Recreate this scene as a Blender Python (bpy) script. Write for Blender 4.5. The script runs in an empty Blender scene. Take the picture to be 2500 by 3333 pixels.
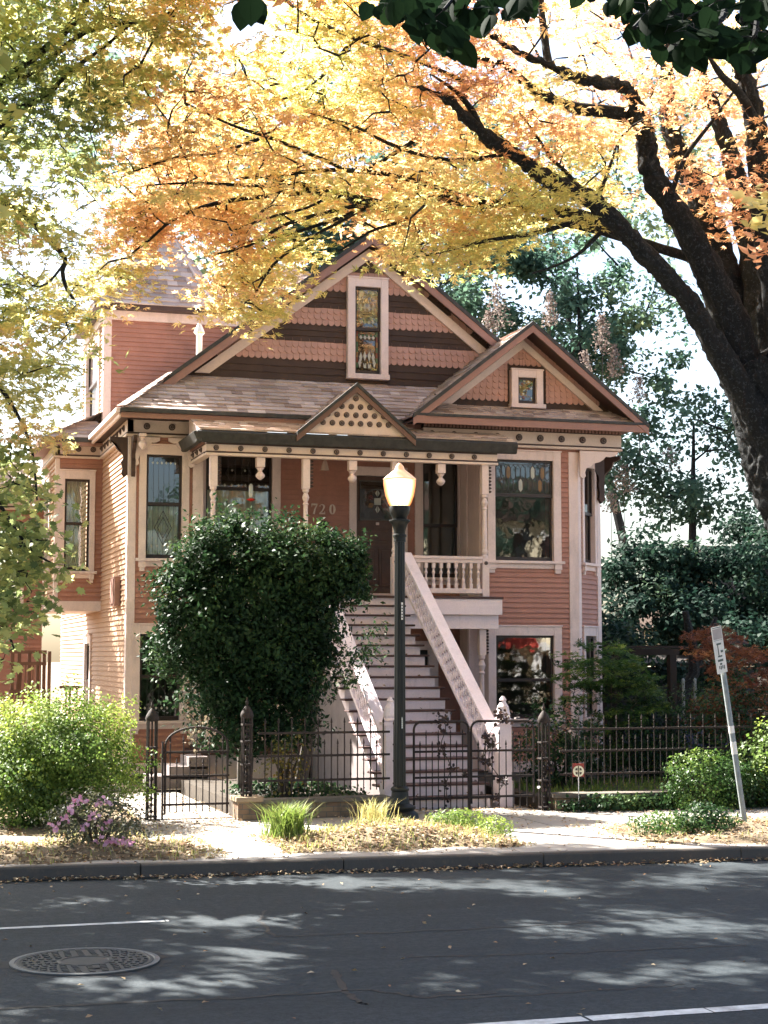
import bpy, math, random
import numpy as np
from mathutils import Vector, Matrix
random.seed(7); RNG = np.random.default_rng(7)
scene = bpy.context.scene
COL = scene.collection
rad = math.radians

# ------------------------------------------------------------------ camera model (used to place what the photo shows)
F, CX, CY, H = 5392.0, 1250.0, 1666.5, 2.45
TH = rad(17.0); PH = math.atan((2140 - CY) / F)
CR = Vector((math.cos(TH), -math.sin(TH), 0))
CF = Vector((math.sin(TH) * math.cos(PH), math.cos(TH) * math.cos(PH), math.sin(PH)))
CU = Vector((-math.sin(TH) * math.sin(PH), -math.cos(TH) * math.sin(PH), math.cos(PH)))
CAMP = Vector((0, 0, H))
def at(px, py, Y):
    d = CF + CR * ((px - CX) / F) + CU * ((CY - py) / F)
    return CAMP + d * (Y / d.y)
def atz(px, py, Z):
    d = CF + CR * ((px - CX) / F) + CU * ((CY - py) / F)
    return CAMP + d * ((Z - H) / d.z)

# ------------------------------------------------------------------ materials
def lin(c):
    return tuple(((v / 12.92) if v <= .04045 else ((v + .055) / 1.055) ** 2.4) for v in c)
class NT:
    def __init__(s, name):
        s.m = bpy.data.materials.new(name); s.m.use_nodes = True
        s.t = s.m.node_tree; s.n = s.t.nodes; s.l = s.t.links
        s.b = s.n['Principled BSDF']; s.out = s.n['Material Output']
    def node(s, ty, **kw):
        n = s.n.new(ty)
        for k, v in kw.items():
            if k in n.inputs: n.inputs[k].default_value = v
            else: setattr(n, k, v)
        return n
    def link(s, a, b): s.l.new(a, b)
    def noise(s, scale, detail=4, rough=.6, coord='Object', stretch=None):
        tc = s.node('ShaderNodeTexCoord'); src = tc.outputs[coord]
        if stretch:
            mp = s.node('ShaderNodeMapping'); mp.inputs['Scale'].default_value = stretch
            s.link(src, mp.inputs['Vector']); src = mp.outputs['Vector']
        n = s.node('ShaderNodeTexNoise'); n.inputs['Scale'].default_value = scale
        n.inputs['Detail'].default_value = detail; n.inputs['Roughness'].default_value = rough
        s.link(src, n.inputs['Vector']); return n.outputs['Fac']
    def ramp(s, fac, stops, interp='LINEAR'):
        r = s.node('ShaderNodeValToRGB'); r.color_ramp.interpolation = interp
        e = r.color_ramp.elements
        while len(e) > 1: e.remove(e[-1])
        e[0].position = stops[0][0]; e[0].color = (*stops[0][1], 1)
        for p, c in stops[1:]:
            x = e.new(p); x.color = (*c, 1)
        s.link(fac, r.inputs['Fac']); return r.outputs['Color']
    def mix(s, fac, a, b, mode='MIX'):
        m = s.node('ShaderNodeMix'); m.data_type = 'RGBA'; m.blend_type = mode
        for sock, v in ((m.inputs[0], fac), (m.inputs[6], a), (m.inputs[7], b)):
            if hasattr(v, 'is_linked') or hasattr(v, 'node'): s.link(v, sock)
            elif isinstance(v, (tuple, list)): sock.default_value = (*v[:3], 1)
            else: sock.default_value = v
        return m.outputs[2]
    def bump(s, fac, strength, dist=.01):
        b = s.node('ShaderNodeBump'); b.inputs['Strength'].default_value = strength; b.inputs['Distance'].default_value = dist
        s.link(fac, b.inputs['Height']); s.link(b.outputs['Normal'], s.b.inputs['Normal'])
    def col(s, c):
        if isinstance(c, tuple): s.b.inputs['Base Color'].default_value = (*c[:3], 1)
        else: s.link(c, s.b.inputs['Base Color'])
    def set(s, **kw):
        for k, v in kw.items(): s.b.inputs[k].default_value = v
        return s
def sc3(c, k): return tuple(min(1, v * k) for v in c)
MATS = {}
def paint(name, c, rough=.55, var=.14, dirt=.0, scale=3.0, spec=.35):
    n = NT(name)
    f1 = n.noise(scale, 5, .65); f2 = n.noise(38, 3, .7)
    base = n.ramp(f1, [(.3, sc3(c, 1 - var)), (.7, sc3(c, 1 + var))])
    base = n.mix(.18, base, n.ramp(f2, [(.3, sc3(c, .6)), (.6, sc3(c, 1.2))]))
    if dirt:
        f3 = n.noise(1.6, 6, .75, stretch=(1.5, 1.5, .35))
        base = n.mix(n.ramp(f3, [(.52, (0, 0, 0)), (.78, (dirt,) * 3)]), base, (.14, .11, .09))
    n.col(base); n.set(Roughness=rough); n.b.inputs['Specular IOR Level'].default_value = spec
    n.bump(f2, .12, .004)
    MATS[name] = n.m; return n.m
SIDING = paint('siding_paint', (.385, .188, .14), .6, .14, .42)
SIDING_BOUNCE = paint('siding_bounce_tint', (.46, .285, .185), .6, .10, .2)  # siding yellowed to carry light bounced from leaves onto the left walls
TRIM = paint('trim_paint', (.70, .565, .53), .5, .09, .38)
TRIM2 = paint('stair_paint', (.80, .68, .69), .55, .06, .35)
CREAM = paint('cream_paint', (.65, .52, .45), .5, .06, .15)
SALMON = paint('salmon_paint', (.46, .22, .15), .55, .08, .15)
SHING_P = paint('salmon_shingle', (.46, .265, .21), .65, .1, .2)
SHING_D = paint('dark_shingle', (.060, .036, .026), .75, .25)
BROWN = paint('dark_brown_paint', (.055, .030, .024), .5, .2)
SALBR = paint('brown_fascia_paint', (.28, .155, .125), .55, .1, .2)
SASH = paint('sash_paint', (.030, .020, .018), .4, .2)
GUTTER = paint('weathered_gutter', (.040, .039, .037), .6, .5, scale=9)
TREADM = paint('tread_paint', (.075, .040, .036), .6, .3, .1, 8)
IRON = paint('rusty_iron', (.022, .015, .013), .75, .45, scale=14)
IRON2 = paint('fence_iron', (.030, .021, .018), .8, .5, scale=14)  # iron slightly lighter than on the double gate
POLE = paint('pole_paint', (.0045, .0065, .0068), .45, .25, spec=.3)
DOORM = paint('door_wood', (.075, .036, .024), .45, .3, scale=6)
METAL = paint('galvanised_metal', (.23, .26, .27), .55, .2, scale=12)
WHITE = paint('white_paint', (.78, .76, .72), .5, .05)
CONCP = paint('pale_stucco', (.80, .70, .50), .8, .06)
def simple(name, c, rough=.5, emit=0, ecol=None):
    n = NT(name); n.col(c); n.set(Roughness=rough)
    if emit:
        n.b.inputs['Emission Color'].default_value = (*(ecol or c), 1); n.b.inputs['Emission Strength'].default_value = emit
    return n.m
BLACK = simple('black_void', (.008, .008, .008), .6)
LEAD = simple('lead_came', (.055, .05, .045), .5)
def roofing():
    n = NT('roof_shingle')
    g = n.node('ShaderNodeNewGeometry')
    f = n.noise(60, 3, .7); fb = n.noise(1.2, 4, .6)
    c = n.ramp(g.outputs['Random Per Island'], [(0, (.22, .165, .145)), (.25, (.36, .30, .28)), (.5, (.52, .45, .42)), (.75, (.40, .32, .285)), (1, (.66, .59, .55))])
    c = n.mix(.25, c, n.ramp(f, [(.3, (.18, .15, .14)), (.7, (.56, .50, .47))]))
    c = n.mix(n.ramp(fb, [(.45, (0, 0, 0)), (.75, (.3, .3, .3))]), c, (.16, .15, .11))
    c = n.mix(1.0, c, (1.12, 1.04, .99), 'MULTIPLY'); n.col(c); n.set(Roughness=.95); n.b.inputs['Specular IOR Level'].default_value = .15; n.bump(f, .5, .004)
    return n.m
ROOF = roofing()
def glass():
    n = NT('window_glass')
    fr = n.node('ShaderNodeFresnel'); fr.inputs['IOR'].default_value = 1.6
    ns = n.noise(2.2, 2, .5)
    bp = n.node('ShaderNodeBump'); bp.inputs['Strength'].default_value = .10; bp.inputs['Distance'].default_value = .02
    n.link(ns, bp.inputs['Height'])
    gl = n.node('ShaderNodeBsdfGlossy'); gl.inputs['Roughness'].default_value = .015; gl.inputs['Color'].default_value = (.95, .97, 1, 1)
    n.link(bp.outputs['Normal'], gl.inputs['Normal'])
    tr = n.node('ShaderNodeBsdfTransparent'); tr.inputs['Color'].default_value = (.80, .84, .80, 1)
    mx = n.node('ShaderNodeMixShader')
    ad = n.node('ShaderNodeMath'); ad.operation = 'MULTIPLY_ADD'; ad.inputs[1].default_value = 1.35; ad.inputs[2].default_value = .03
    n.link(fr.outputs['Fac'], ad.inputs[0])
    n.link(ad.outputs[0], mx.inputs[0]); n.link(tr.outputs[0], mx.inputs[1]); n.link(gl.outputs[0], mx.inputs[2])
    n.link(mx.outputs[0], n.out.inputs['Surface'])
    return n.m
GLASS = glass()
CURTAIN = paint('lace_curtain', (.82, .80, .66), .9, .15, scale=7)
def stain(name, c): return simple(name, c, .12)
STAINS = [stain('stained_' + k, v) for k, v in (('green', (.045, .10, .05)), ('white', (.42, .42, .36)), ('dark', (.010, .013, .011)), ('red', (.13, .035, .025)), ('violet', (.05, .03, .07)), ('amber', (.20, .11, .04)))]

# ------------------------------------------------------------------ mesh builder
class MB:
    def __init__(s): s.v = []; s.f = []; s.mi = []; s.M = None
    def add(s, pts, faces, m=0):
        o = len(s.v)
        if s.M is not None: pts = [s.M @ Vector(p) for p in pts]
        s.v += [tuple(p) for p in pts]
        for f in faces: s.f.append([o + i for i in f]); s.mi.append(m)
        return s
    def box(s, x0, x1, y0, y1, z0, z1, m=0):
        p = [(x0, y0, z0), (x1, y0, z0), (x1, y1, z0), (x0, y1, z0), (x0, y0, z1), (x1, y0, z1), (x1, y1, z1), (x0, y1, z1)]
        return s.add(p, [(0, 3, 2, 1), (4, 5, 6, 7), (0, 1, 5, 4), (1, 2, 6, 5), (2, 3, 7, 6), (3, 0, 4, 7)], m)
    def poly(s, pts, m=0): return s.add(pts, [tuple(range(len(pts)))], m)
    def prism(s, pts, vec, m=0):
        n = len(pts); vec = Vector(vec)
        a = [Vector(p) for p in pts]; b = [p + vec for p in a]
        fs = [tuple(range(n - 1, -1, -1)), tuple(range(n, 2 * n))] + [(i, (i + 1) % n, n + (i + 1) % n, n + i) for i in range(n)]
        return s.add(a + b, fs, m)
    def beam(s, a, b, w, h, m=0, upv=(0, 0, 1)):
        a = Vector(a); b = Vector(b); d = (b - a).normalized(); u = Vector(upv)
        r = d.cross(u); r = r.normalized() if r.length > 1e-5 else Vector((1, 0, 0)); u = r.cross(d).normalized()
        q = [r * (-w / 2) + u * (-h / 2), r * (w / 2) + u * (-h / 2), r * (w / 2) + u * (h / 2), r * (-w / 2) + u * (h / 2)]
        return s.prism([a + x for x in q], b - a, m)
    def tube(s, pts, radii, n=6, m=0, cap=True):
        pts = [Vector(p) for p in pts]
        if not isinstance(radii, (list, tuple)): radii = [radii] * len(pts)
        vs = []; fs = []; N = None
        for i, p in enumerate(pts):
            d = (pts[min(i + 1, len(pts) - 1)] - pts[max(i - 1, 0)])
            d = d.normalized() if d.length > 1e-7 else Vector((0, 0, 1))
            if N is None:
                N = d.cross(Vector((0, 0, 1)))
                if N.length < 1e-3: N = Vector((1, 0, 0))
            N = (N - d * N.dot(d)); N = N.normalized() if N.length > 1e-6 else Vector((1, 0, 0)); B = d.cross(N)
            for k in range(n):
                t = 2 * math.pi * k / n
                vs.append(p + (N * math.cos(t) + B * math.sin(t)) * radii[i])
        for i in range(len(pts) - 1):
            for k in range(n):
                fs.append((i * n + k, i * n + (k + 1) % n, (i + 1) * n + (k + 1) % n, (i + 1) * n + k))
        if cap:
            fs.append(tuple(range(n - 1, -1, -1))); fs.append(tuple(range((len(pts) - 1) * n, len(pts) * n)))
        return s.add(vs, fs, m)
    def lathe(s, prof, cx, cy, z0=0, n=12, m=0):
        return s.tube_prof([(cx, cy, z0 + z) for r, z in prof], [max(r, .0005) for r, z in prof], n, m)
    def tube_prof(s, cs, rs, n, m=0):
        vs = []; fs = []
        for (x, y, z), r in zip(cs, rs):
            for k in range(n):
                t = 2 * math.pi * k / n
                vs.append((x + r * math.cos(t), y + r * math.sin(t), z))
        L = len(cs)
        for i in range(L - 1):
            for k in range(n): fs.append((i * n + k, i * n + (k + 1) % n, (i + 1) * n + (k + 1) % n, (i + 1) * n + k))
        fs.append(tuple(range(n - 1, -1, -1))); fs.append(tuple(range((L - 1) * n, L * n)))
        return s.add(vs, fs, m)
    def disc(s, x, y, z, r, t, n=14, m=0):     # disc facing -y
        return s.prism([(x + r * math.cos(2 * math.pi * k / n), y, z + r * math.sin(2 * math.pi * k / n)) for k in range(n)][::-1], (0, -t, 0), m)
    def build(s, name, mats, parent=None, smooth=False, bevel=0):
        me = bpy.data.meshes.new(name); me.from_pydata(s.v, [], s.f)
        if not isinstance(mats, (list, tuple)): mats = [mats]
        for m in mats: me.materials.append(m)
        if len(mats) > 1: me.polygons.foreach_set('material_index', s.mi)
        if smooth:
            me.polygons.foreach_set('use_smooth', [True] * len(me.polygons))
        me.update()
        o = bpy.data.objects.new(name, me); COL.objects.link(o)
        if parent is not None: attach(o, parent)
        if bevel:
            b = o.modifiers.new('bevel', 'BEVEL'); b.width = bevel; b.segments = 2; b.limit_method = 'ANGLE'
        if smooth:
            try:
                o.data.set_sharp_from_angle(angle=rad(40))
            except Exception: pass
        return o
def attach(o, parent):
    o.parent = parent
    base = parent
    while base.parent is not None: base = base.parent
    if parent is base: o.matrix_parent_inverse = Matrix.Translation(-base.location)
def thing(name, loc, label, cat, group=None):
    o = bpy.data.objects.new(name, None); COL.objects.link(o); o.location = loc; o.empty_display_size = .2
    o['label'] = label; o['category'] = cat
    if group: o['group'] = group
    return o
def tag(o, label, cat, group=None):
    o['label'] = label; o['category'] = cat
    if group: o['group'] = group
    return o
def kind(o, k): o['kind'] = k; return o

# ================================================================== THE HOUSE
XL, YL, YB, YPB, YPF = 4.42, 30.6, 29.8, 31.5, 29.1
ZD = 3.58
house = thing('house', (9, 31, .3), 'two storey terracotta Victorian house with cream trim, steep gables and a long front stair', 'house')
def FR(x, y, ang=0): return Matrix.Translation((x, y, 0)) @ Matrix.Rotation(rad(ang), 4, 'Z')
I4 = Matrix.Identity(4)

def clap(mb, x0, x1, z0, z1, holes=(), step=.098, out=.026, m=0):
    z = z0
    while z < z1 - 1e-4:
        zt = min(z + step, z1); ivs = [(x0, x1)]
        for hx0, hx1, hz0, hz1 in holes:
            if zt > hz0 + .02 and z < hz1 - .02:
                nv = []
                for a, b in ivs:
                    if hx1 <= a or hx0 >= b: nv.append((a, b)); continue
                    if hx0 > a: nv.append((a, hx0))
                    if hx1 < b: nv.append((hx1, b))
                ivs = nv
        for a, b in ivs:
            j = random.uniform(-.002, .003); o = out + j
            mb.add([(a, -o, z), (b, -o, z), (b, 0, zt), (a, 0, zt), (a, 0, z), (b, 0, z), (b, -o + .001, z + .0), (a, -o + .001, z)],
                   [(0, 1, 2, 3), (4, 5, 1, 0), (3, 4, 0), (2, 1, 5)], m)
        z = zt

def window(FM, x0, x1, z0, z1, split=None, cas=.15, sillw=.08, curtain=None, lead=None, nobr=False, name='window', head=.17, label=None, sill=True):
    """opening x0..x1 z0..z1 in the wall frame FM (y<0 is outside)"""
    c = MB(); c.M = FM
    c.box(x0 - cas, x0, -.05, .10, z0 - .0, z1 + head); c.box(x1, x1 + cas, -.05, .10, z0 - .0, z1 + head)
    c.box(x0, x1, -.047, .10, z1, z1 + head)
    c.box(x0 - cas - .015, x1 + cas + .015, -.065, .0, z1 + head, z1 + head + .03)
    w = c.build(name, TRIM, house, bevel=.006)
    if label: w['label'] = label
    if sill:
        s = MB(); s.M = FM
        s.box(x0 - cas - .05, x1 + cas + .05, -.11, .10, z0 - .055, z0 - .001)
        s.box(x0 - cas - .0, x1 + cas + .0, -.045, .0, z0 - .15, z0 - .056)
        s.build('sill', TRIM, w, bevel=.006)
        if not nobr:
            for bx in (x0 - cas + .0, x1 + .0):
                b = MB(); b.M = FM
                b.box(bx + .005, bx + cas - .005, -.085, 0, z0 - .17, z0 - .057); b.box(bx + .02, bx + cas - .02, -.065, 0, z0 - .24, z0 - .171)
                b.build('sill_bracket', TRIM, w, bevel=.004)
    sp = split if split is not None else None
    def sash(a, b, ya, bot):
        s = MB(); s.M = FM; t = .045
        s.box(x0, x0 + t, ya, ya + .04, a, b); s.box(x1 - t, x1, ya, ya + .04, a, b)
        s.box(x0 + t, x1 - t, ya, ya + .04, b - t, b); s.box(x0 + t, x1 - t, ya, ya + .04, a, a + bot)
        so = s.build('sash', SASH, w)
        p = MB(); p.M = FM
        p.poly([(x0 + t, ya + .02, a + bot), (x1 - t, ya + .02, a + bot), (x1 - t, ya + .02, b - t), (x0 + t, ya + .02, b - t)])
        p.build('pane', GLASS, w)
    if sp is None: sash(z0, z1, .02, .07)
    else:
        sash(sp - .03, z1, .015, .06); sash(z0, sp + .02, .056, .08)
    if curtain:
        ca, cb = curtain[0], curtain[1]
        k = MB(); k.M = FM; n = 26; pts = []
        for i in range(n + 1):
            x = x0 + .05 + (x1 - x0 - .1) * i / n; pts.append((x, .16 + .018 * math.sin(i * 1.9) + .01 * math.sin(i * .7)))
        for i in range(n):
            (xa, ya), (xb, yb) = pts[i], pts[i + 1]
            k.add([(xa, ya, ca), (xb, yb, ca), (xb, yb, cb), (xa, ya, cb)], [(0, 1, 2, 3)])
        k.build('curtain', CURTAIN, w)
    if lead:
        k = MB(); k.M = FM; lead(k, x0 + .045, x1 - .045)
        k.build('leaded_pattern', [LEAD] + STAINS, w)
    return w
def bar(k, a, b, w, y=.02):
    a = Vector((a[0], y, a[1])); b = Vector((b[0], y, b[1])); k.beam(a, b, w, .012, 0, (0, 1, 0))
def facet(k, pts, m, y=.022): k.poly([(x, y, z) for x, z in pts], m)
def diamonds(k, x0, x1, z, n, r, m=2, y=.018):
    for i in range(n):
        x = x0 + (x1 - x0) * (i + .5) / n
        facet(k, [(x - r * .8, z), (x, z - r), (x + r * .8, z), (x, z + r)], m, y)

def medallion(parent, FM, x, y, z, r):
    m = MB(); m.M = FM
    m.disc(x, y, z, r, .02, 16, 0); m.disc(x, y - .02, z, r * .72, .012, 16, 1); m.disc(x, y - .032, z, r * .45, .014, 12, 0); m.disc(x, y - .046, z, r * .18, .014, 8, 1)
    m.build('medallion', [BROWN, MEDG], parent)
MEDG = paint('medallion_grey', (.17, .135, .125), .6, .1)

def frieze(FM, x0, x1, z0, y=0.0, meds=(), r=.062, hz=.235, name='frieze', scale=1.0):
    f = MB(); f.M = FM
    f.box(x0, x1, y - .06, y + .06, z0, z0 + hz)
    f.box(x0 - .01, x1 + .01, y - .085, y + .06, z0 - .075, z0 - .031)
    o = f.build(name, CREAM, house, bevel=.005)
    f = MB(); f.M = FM; f.box(x0, x1, y - .075, y + .06, z0 - .03, z0 - .001); f.build('molding', BROWN, o)
    d = MB(); d.M = FM
    d.box(x0, x1, y - .062, y + .06, z0 + hz + .001, z0 + hz + .115, 0)
    n = int((x1 - x0) / (.072 * scale)); 
    for i in range(n):
        x = x0 + (i + .5) * (x1 - x0) / n; w = .021 * scale
        d.box(x - w, x + w, y - .098, y - .0625, z0 + hz + .022, z0 + hz + .11, 1)
    d.build('dentil_row', [BROWN, SALBR], o)
    for mx in meds: medallion(o, FM, mx, y - .06, z0 + hz * .5, r)
    return o

def corner_board(pts, z0, z1, name='corner_board'):
    for (x0, x1, y0, y1) in pts:
        b = MB(); b.box(x0, x1, y0, y1, z0, z1); b.build(name, TRIM, house, bevel=.006)

ZS, ZE = .33, 6.62
FL = FR(0, YL); FB = FR(0, YB); FPB = FR(0, YPB); FLS = FR(XL, 0, -90)     # in FLS local x = -Y
FCB = FR(13.05, YB, 45)
# --- front left wall
w = MB(); w.M = FL
clap(w, XL, 5.76, .52, 6.6, [(4.62, 5.43, 1.25, 2.92), (4.70, 5.42, 4.25, 6.25)])
w.build('wall', SIDING, house)
w = MB(); w.M = FL; w.box(XL - .03, 5.8, -.045, .05, .30, .52); w.build('skirt_board', TRIM, house, bevel=.006)
corner_board([(XL - .035, XL + .12, YL - .035, YL + .05), (XL - .034, XL + .05, YL + .051, YL + .16)], .52, 6.54)
corner_board([(5.60, 5.80, YL - .04, YL + .12)], .52, 6.54)
def lead_front_upper(k, x0, x1):
    zb, zt = 4.36, 5.27; W = x1 - x0; xm = (x0 + x1) / 2; y = .075
    for i in range(1, 6): bar(k, (x0 + W * i / 6, zb), (x0 + W * i / 6, zt), .006, y)
    for s in (.16, .10):
        h = s * 2.0; z = 4.86
        for a, b in (((xm - s, z), (xm, z + h)), ((xm, z + h), (xm + s, z)), ((xm + s, z), (xm, z - h)), ((xm, z - h), (xm - s, z))): bar(k, a, b, .011, y - .001)
    diamonds(k, x0 + .02, x1 - .02, 4.52, 5, .034, 2, .07)
    for i in range(1, 6): bar(k, (x0 + W * i / 6, 5.32), (x0 + W * i / 6, 6.2), .005, .033)
    diamonds(k, x0 + .04, x1 - .04, 6.07, 6, .030, 2, .03)
window(FL, 4.73, 5.40, 4.28, 6.22, 5.30, .135, curtain=(4.3, 5.27), lead=lead_front_upper, label='tall leaded window with lit curtain in its lower sash')
def lead_front_lower(k, x0, x1):
    W = x1 - x0
    for i in range(1, 6): bar(k, (x0 + W * i / 6, 1.38), (x0 + W * i / 6, 2.05), .005, .075)
    diamonds(k, x0 + .02, x1 - .02, 1.52, 6, .032, 2, .07)
    s = .13; z = 1.78; xm = (x0 + x1) / 2
    for a, b in (((xm - s, z), (xm, z + .2)), ((xm, z + .2), (xm + s, z)), ((xm + s, z), (xm, z - .2)), ((xm, z - .2), (xm - s, z))): bar(k, a, b, .008, .073)
window(FL, 4.65, 5.40, 1.29, 2.88, 2.1, .15, lead=lead_front_lower)
# --- left side wall (x = XL), y 30.6 .. 42, with the overhanging side bay
w = MB(); w.M = FLS
clap(w, -42, -YL, .52, 3.42, [(-36.9, -35.8, 1.1, 2.8)]); clap(w, -34.4, -YL, 3.42, 6.62); clap(w, -42, -36.9, 3.42, 6.62)
w.build('wall', SIDING_BOUNCE, house)
w = MB(); w.M = FLS; w.box(-42, -YL - .17, -.04, .05, .30, .52); w.build('skirt_board', TRIM, house)
window(FLS, -36.8, -35.9, 1.12, 2.75, 1.95, .14, nobr=True)
w = MB(); w.M = FLS; w.box(-31.95, -31.45, -.14, -.02, 3.42, 3.98); w.box(-31.90, -31.50, -.16, -.141, 3.46, 3.94); w.build('meter_box', SALBR, house, bevel=.01)
# side bay (second floor only)
SBX, SBY0, SBY1 = 3.47, 34.4, 36.9
FSB = FR(0, SBY0)
w = MB(); w.M = FSB; clap(w, SBX, XL, 3.6, 6.62, [(3.62, 4.17, 4.2, 6.15)]); w.build('wall', SIDING, house)
w = MB(); w.M = FR(SBX, 0, -90); clap(w, -SBY1, -SBY0, 3.6, 6.62, [(-36.3, -35.4, 4.25, 6.15)]); w.build('wall', SIDING_BOUNCE, house)
w = MB(); w.box(SBX - .03, XL, SBY0 - .03, SBY1, 3.40, 3.6); w.build('skirt_board', TRIM, house, bevel=.006)
window(FSB, 3.64, 4.15, 4.22, 6.12, 5.2, .11, curtain=(4.3, 6.1), label='narrow window in the overhanging side bay')
window(FR(SBX, 0, -90), -36.2, -35.5, 4.3, 6.1, 5.2, .13)
corner_board([(SBX - .03, SBX + .06, SBY0 - .03, SBY0 + .06)], 3.6, 6.54)
frieze(FSB, SBX - .06, XL - .06, 6.62, 0, [3.62, 3.9, 4.2], .058)
frieze(FR(SBX, 0, -90), -SBY1, -SBY0 + .06, 6.62, 0, [])
frieze(FL, XL - .06, 5.70, 6.62, 0, [4.72, 5.19, 5.62])
frieze(FLS, -34.34, -YL + .06, 6.62, 0, [-30.95 - .45 * i for i in range(8)])
# rear wing
w = MB(); w.M = FR(0, 37.0); clap(w, .5, SBX, .4, 6.0, [(2.25, 2.95, 3.6, 5.3)]); w.build('wall', SIDING, house)
frieze(FR(0, 37.0), .5, SBX - .1, 5.75, -.05, [1.0, 1.6, 2.2, 2.8], .055)
w = MB(); w.prism([(.4, 36.5, 6.12), (3.40, 36.5, 6.12), (3.40, 37.6, 6.75), (.4, 37.6, 6.75)], (0, 0, .05)); w.box(.4, 3.40, 36.45, 36.499, 6.0, 6.18); w.build('roof', [ROOF], house)
aw = MB(); aw.M = FR(0, 37.0)
def arc(cx, cz, r, a0, a1, n): return [(cx + r * math.cos(a0 + (a1 - a0) * i / n), cz + r * math.sin(a0 + (a1 - a0) * i / n)) for i in range(n + 1)]
outer = [(2.14, 3.5)] + [(p[0], p[1]) for p in arc(2.6, 4.9, .46, math.pi, 0, 12)] + [(3.06, 3.5)]
inner = [(2.28, 3.6)] + [(p[0], p[1]) for p in arc(2.6, 4.9, .32, math.pi, 0, 12)] + [(2.92, 3.6)]
for i in range(len(outer) - 1):
    q = [outer[i], outer[i + 1], inner[i + 1], inner[i]]
    aw.prism([(x, -.06, z) for x, z in q], (0, .12, 0))
awo = aw.build('arched_window', TRIM, house)
g = MB(); g.M = FR(0, 37.0); g.poly([(x, .0, z) for x, z in inner][::-1]); g.build('pane', GLASS, awo)
g = MB(); g.M = FR(0, 37.0); g.box(2.585, 2.615, -.02, .02, 3.6, 5.2); g.box(2.3, 2.9, -.02, .02, 4.86, 4.9); g.build('sash', SASH, awo)

# --- porch recess: return wall, back wall
w = MB(); w.M = FR(5.76, 0, 90); clap(w, YL, YPB, .52, 6.5); w.build('wall', SIDING, house)
w = MB(); w.M = FPB
clap(w, 5.76, 11.22, ZD, 6.5, [(6.0, 7.36, 4.22, 6.4), (9.0, 9.98, ZD, 6.1), (10.42, 11.22, 4.0, 6.4)])
clap(w, 5.76, 11.22, .35, ZD, [(9.75, 10.6, .35, 2.62)])
w.build('wall', SIDING, house)
def lead_porch(k, x0, x1):
    W = x1 - x0
    for i in range(1, 9): bar(k, (x0 + W * i / 9, 5.74), (x0 + W * i / 9, 6.36), .006, .033)
    for z in (5.95, 6.2): bar(k, (x0, z), (x1, z), .006, .034)
    for i in range(4):
        xm = x0 + W * (i + .5) / 4; s = .10; z = 6.03
        for a, b in (((xm - s, z), (xm, z + .17)), ((xm, z + .17), (xm + s, z)), ((xm + s, z), (xm, z - .17)), ((xm, z - .17), (xm - s, z))): bar(k, a, b, .007, .031)
    diamonds(k, x0, x1, 5.79, 9, .034, 2, .030); diamonds(k, x0 + .1, x1 - .1, 6.08, 4, .03, 2, .029)
window(FPB, 6.02, 7.33, 4.25, 6.40, 5.72, .17, curtain=(4.3, 5.70), lead=lead_porch, label='wide porch window with leaded upper sash and pale blind below')
window(FPB, 10.44, 11.19, 4.05, 6.42, 5.1, .17, nobr=True, label='dark porch window beside the front door')
# door
dr = MB(); dr.M = FPB
dr.box(9.06, 9.95, .03, .075, 3.72, 6.05)
for (a, b, c_, d_) in ((9.14, 9.47, 3.85, 4.62), (9.53, 9.87, 3.85, 4.62), (9.14, 9.87, 4.72, 5.0)):
    dr.box(a, b, .012, .03, c_, d_); dr.box(a + .05, b - .05, .0, .012, c_ + .05, d_ - .05)
door = dr.build('door', DOORM, house, bevel=.006)
k = MB(); k.M = FPB; k.box(8.90, 9.05, -.05, .08, ZD, 6.24); k.box(9.96, 10.11, -.05, .08, ZD, 6.24); k.box(9.05, 9.96, -.047, .08, 6.06, 6.24); k.box(9.05, 9.96, -.09, .08, ZD, 3.715); k.build('door_frame', TRIM, door, bevel=.006)
k = MB(); k.M = FPB; k.poly([(9.15, .02, 5.2), (9.86, .02, 5.2), (9.86, .02, 5.94), (9.15, .02, 5.94)]); k.build('door_glass', GLASS, door)
k = MB(); k.M = FPB
for (x0, x1, z0, z1) in ((9.13, 9.88, 5.17, 5.2), (9.13, 9.88, 5.94, 5.97), (9.13, 9.15, 5.2, 5.94), (9.86, 9.88, 5.2, 5.94)): k.box(x0, x1, .005, .03, z0, z1)
for i, (ang0) in enumerate(range(0, 360, 30)):
    a = rad(ang0); cx, cz = 9.5, 5.55
    pts = [(cx + .08 * math.cos(a), cz + .08 * math.sin(a)), (cx + .17 * math.cos(a + .3), cz + .17 * math.sin(a + .3)), (cx + .24 * math.cos(a), cz + .24 * math.sin(a)), (cx + .17 * math.cos(a - .3), cz + .17 * math.sin(a - .3))]
    if i % 2: facet(k, pts, (2, 6, 4)[i % 3], .016)
    bar(k, pts[0], pts[2], .009, .012)
prev = None
for p in arc(9.5, 5.5, .3, 0, math.pi, 12):
    if prev: bar(k, prev, p, .02, .012)
    prev = p
facet(k, [(9.43, 5.48), (9.57, 5.48), (9.57, 5.62), (9.43, 5.62)], 2, .015)
k.build('leaded_pattern', [LEAD] + STAINS, door)
k = MB(); k.M = FPB; k.box(9.47, 9.53, .0, .03, 5.08, 5.13); k.build('peephole', CREAM, door); k = MB(); k.box(9.10, 9.13, -.03, .03, 4.55, 4.85); k.lathe([(.0, 0), (.03, .01), (.03, .05), (0, .06)], 9.115, -.06, 4.66, 8); k.build('door_handle', CREAM, door)
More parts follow.
